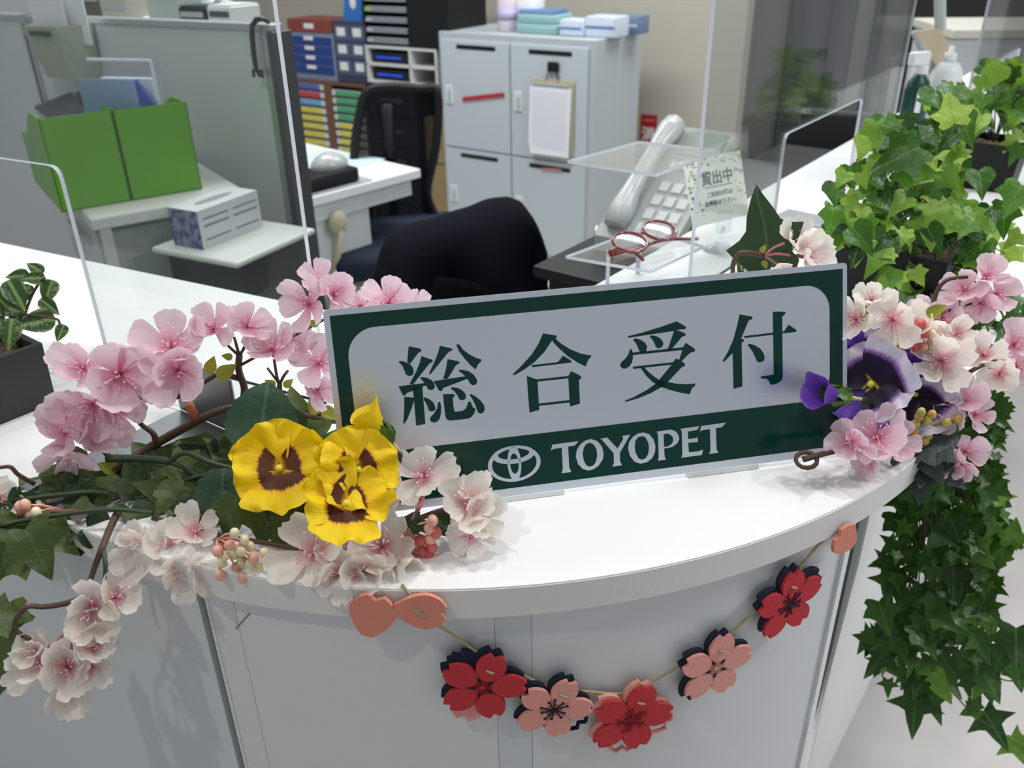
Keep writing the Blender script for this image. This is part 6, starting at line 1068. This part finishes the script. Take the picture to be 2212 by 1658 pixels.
# ------------------------------------------------------------------ mesh office chair
CHM = clear_mat('chair_mesh', (.22, .23, .26), .35, (.01, .011, .015), .5, .3); SEATM = mat('navy_seat', (.008, .016, .035), .9, bump=(300, .4))
cpn = aty(850, 470, 3.12); CP = Plane((cpn.x, cpn.y), R(12)); seatz = .46
ch = thing('office_chair', 'black mesh-back office chair with a navy seat behind the white desk', 'chair', Vector((cpn.x, cpn.y, 0)), CP.yaw)
def cl_(px, py): u, z = CP.uz(px, py); return u, z
loop = [cl_(*q) for q in ((775, 470), (762, 330), (775, 230), (790, 190), (830, 180), (900, 184), (938, 192), (935, 300), (915, 400), (925, 470))]
lp3 = [(u, -.10 + .10 * abs(u) * 0 + .05 * (z - .6), z) for u, z in loop]; m = MB(); m.tube(spline([Vector(p) for p in lp3] + [Vector(lp3[0])], 4), .016, 8); m.build('back_frame', BLACK, ch, True)
m = MB(); n_ = len(lp3); cc_ = sum((Vector(p) for p in lp3), Vector()) / n_; m.add([cc_ + Vector((0, .03, 0))] + [Vector(p) for p in lp3], [(0, 1 + k, 1 + (k + 1) % n_) for k in range(n_)]); m.build('mesh_back', CHM, ch, True)
m = MB(); m.rbox(-.24, .24, -.52, -.06, seatz - .04, seatz + .05, .04); autosmooth(m.build('seat', SEATM, ch), 60)
m = MB(); m.tube([(0, -.10, .9), (0, -.02, .6), (0, -.06, .42), (0, -.28, .40)], .022, 8); m.build('spine', BLACK, ch, True)
m = MB(); m.tube([(0, -.28, .08), (0, -.28, .42)], .028, 10); m.build('gas_lift', BLACKG, ch, True)
for k in range(5): a = k * 1.2566; m = MB(); m.tube([(0, -.28, .10), (.30 * math.cos(a), -.28 + .30 * math.sin(a), .06)], [.022, .014], 8); lg = m.build('leg', BLACK, ch, True); m = MB(); m.ball((.30 * math.cos(a), -.28 + .30 * math.sin(a), .03), .03, 10, 6); m.build('castor', BLACK, lg, True)
# ------------------------------------------------------------------ chair with a jacket over it
JK = mat('dark_navy_cloth', (.005, .006, .010), .95, bump=(600, .5), spec=.08); zj = .90
jl_, jr_ = atz(838, 508, zj), atz(1128, 446, zj + .03); jd = Vector((jr_.x - jl_.x, jr_.y - jl_.y, 0)); jw = jd.length; jd.normalize(); jc = (jl_ + jr_) / 2; jy = math.atan2(jd.y, jd.x)
ch2 = thing('office_chair', 'black office chair right behind the sign wearing a dark jacket', 'chair', Vector((jc.x, jc.y, 0)), jy)
m = MB(); m.rbox(-jw / 2 + .03, jw / 2 - .03, -.03, .03, .52, zj - .03, .03); autosmooth(m.build('backrest', BLACK, ch2), 60)
m = MB(); m.rbox(-.24, .24, .06, .52, .42, .50, .04); autosmooth(m.build('seat', SEATM, ch2), 60); m = MB(); m.tube([(0, 0, .56), (0, .06, .44), (0, .26, .41)], .025, 8); m.build('spine', BLACK, ch2, True); m = MB(); m.tube([(0, .28, .08), (0, .28, .42)], .028, 10); m.build('gas_lift', BLACKG, ch2, True)
for k in range(5): a = k * 1.2566 + .3; m = MB(); m.tube([(0, .28, .10), (.30 * math.cos(a), .28 + .30 * math.sin(a), .06)], [.022, .014], 8); lg = m.build('leg', BLACK, ch2, True); m = MB(); m.ball((.30 * math.cos(a), .28 + .30 * math.sin(a), .03), .03, 10, 6); m.build('castor', BLACK, lg, True)
jk = thing('jacket', 'dark navy jacket draped over the chair behind the sign', 'jacket', Vector((jc.x, jc.y, 0)), jy); vs = []; fs = []; nu, nv = 36, 26
for i in range(nu + 1):
    s = i / nu * 2 - 1; x = s * (jw / 2 + .03); edge = 1 - abs(s) ** 4
    for j in range(nv + 1):
        t = j / nv; hb = .06 + .02 * math.sin(3 * s); ztop = zj + .035 * s + .012 * (1 - s * s) - .9 * max(0, abs(s) - .72) ** 1.8
        if t < .42: q = t / .42; y = -.075 - .05 * (1 - q) + .012 * math.sin(7 * s + 4 * q) * (1 - q); z = ztop - .02 - (1 - q) * .46
        elif t < .58: q = (t - .42) / .16; a = math.pi * q; y = -.075 * math.cos(a); z = ztop - .02 + .03 * math.sin(a)
        else: q = (t - .58) / .42; y = .075 + .05 * q; z = ztop - .02 - q * .42
        if t < .42: z0 = z
        wr = (.012 * math.sin(6 * s + 7 * t + 1) + .006 * math.sin(13 * s - 9 * t)) * (1 if t < .36 else .25); vs.append((x * (1 + .10 * (1 - edge) * 0) + (.05 * s * max(0, (ztop - z)) * 1.4), y + wr - (.02 * math.sin(5 * s) if t < .42 else 0), z + .5 * wr))
for i in range(nu):
    for j in range(nv): k = i * (nv + 1) + j; fs.append((k, k + 1, k + nv + 2, k + nv + 1))
m = MB(); m.add(vs, fs); o = m.build('shell', JK, jk, True); sm_ = o.modifiers.new('thick', 'SOLIDIFY'); sm_.thickness = .006
m = MB(); m.tube(spline([Vector((-.02, -.13, zj - .07)), Vector((-.05, -.17, zj - .15)), Vector((-.03, -.19, zj - .28)), Vector((.0, -.19, zj - .40))], 5), [.055] * 4 + [.062] * 6 + [.055] * 6, 14); m.build('sleeve', mat('black_cloth', (.002, .002, .003), .95, bump=(600, .4), spec=.05), jk, True)
m = MB(); x_ = jw / 2 + .055; m.tube([(x_, -.09, zj - .16), (x_ + .02, -.10, zj - .22), (x_ + .03, -.11, zj - .30)], .008, 6); m.build('patterned_cuff', mat('grey_pattern', (.25, .25, .25), .8, var=(200, .1, (.02, .02, .02))), jk, True)
# ------------------------------------------------------------------ far right: white cabinet, dark chair, cardboard
FC = Plane((1.6, 3.05), R(-6)); fc = PT('white_cabinet', 'white cabinet with a cream top edge far behind the smaller ivy', 'cabinet', FC, (2045, 62, 2330, 240), 0, z0=0); a, b, c, d = fc.r(2045, 62, 2330, 240); m = MB(); m.rbox(a, b, 0, .4, .05, d - .03, .004); m.build('body', mat('cabinet_white', (.52, .53, .53), .5), fc.o); m = MB(); m.rbox(a - .01, b + .01, -.01, .41, d - .03, d, .006); m.build('top', mat('cream_edge', (.58, .56, .48), .5), fc.o); m = MB(); m.box(a + .02, b - .02, .02, .38, 0, .05); m.build('plinth', BLACK, fc.o)
for k in range(2): m = MB(); m.rbox(a + .09 + k * (b - a - .09) / 2, a + .085 + (k + 1) * (b - a - .09) / 2, -.012, 0, .07, d - .05, .003); dr = m.build('door', mat('cabinet_white', (.52, .53, .53)), fc.o); m = MB(); m.box(a + .12 + k * (b - a - .09) / 2, a + .18 + k * (b - a - .09) / 2, -.022, -.012, d - .15, d - .13); m.build('handle', GREY, dr)
u0, u1, a, b = WR.rect(1942, 0, 2500, 300); m = MB(); m.box(u0, u1, -.10, .045, 0, 2.9); o = m.build('dark_space_panel', mat('dark_space_black', (.012, .011, .011), .6)); o.location = WR.p0; o.rotation_euler = (0, 0, WR.yaw); struct(o)  # black panel: the darkness of the space behind is put into its colour
dcn = Plane((1.10, 2.75), R(-30)); dch = PT('office_chair', 'plain black chair glimpsed through the cut-out of the right acrylic screen', 'chair', dcn, (1745, 236, 1905, 420), 0, z0=0); m = MB(); m.rbox(-.22, .22, -.03, .03, .5, dch.h, .03); autosmooth(m.build('backrest', BLACK, dch.o), 60); m = MB(); m.rbox(-.23, .23, -.46, -.02, .40, .48, .03); autosmooth(m.build('seat', BLACK, dch.o), 60)
for x in (-.2, .2):
    for y in (-.42, -.04): m = MB(); m.tube([(x, y, 0), (x, y, .42)], .014, 8); m.build('leg', BLACK, dch.o)
cbx = PT('cardboard_box', 'brown cardboard box standing between the mesh chair and the locker', 'box', RW, (905, 195, 970, 470), .05, z0=0); m = MB(); m.box(-cbx.w / 2, cbx.w / 2, 0, .3, 0, .62); m.build('carton', mat('cardboard', (.34, .25, .12), .8), cbx.o); m = MB(); m.box(-cbx.w / 2, cbx.w / 2, -.001, .0, .40, .41); m.build('flap_line', mat('cardboard_shade', (.18, .12, .06), .8), cbx.o)
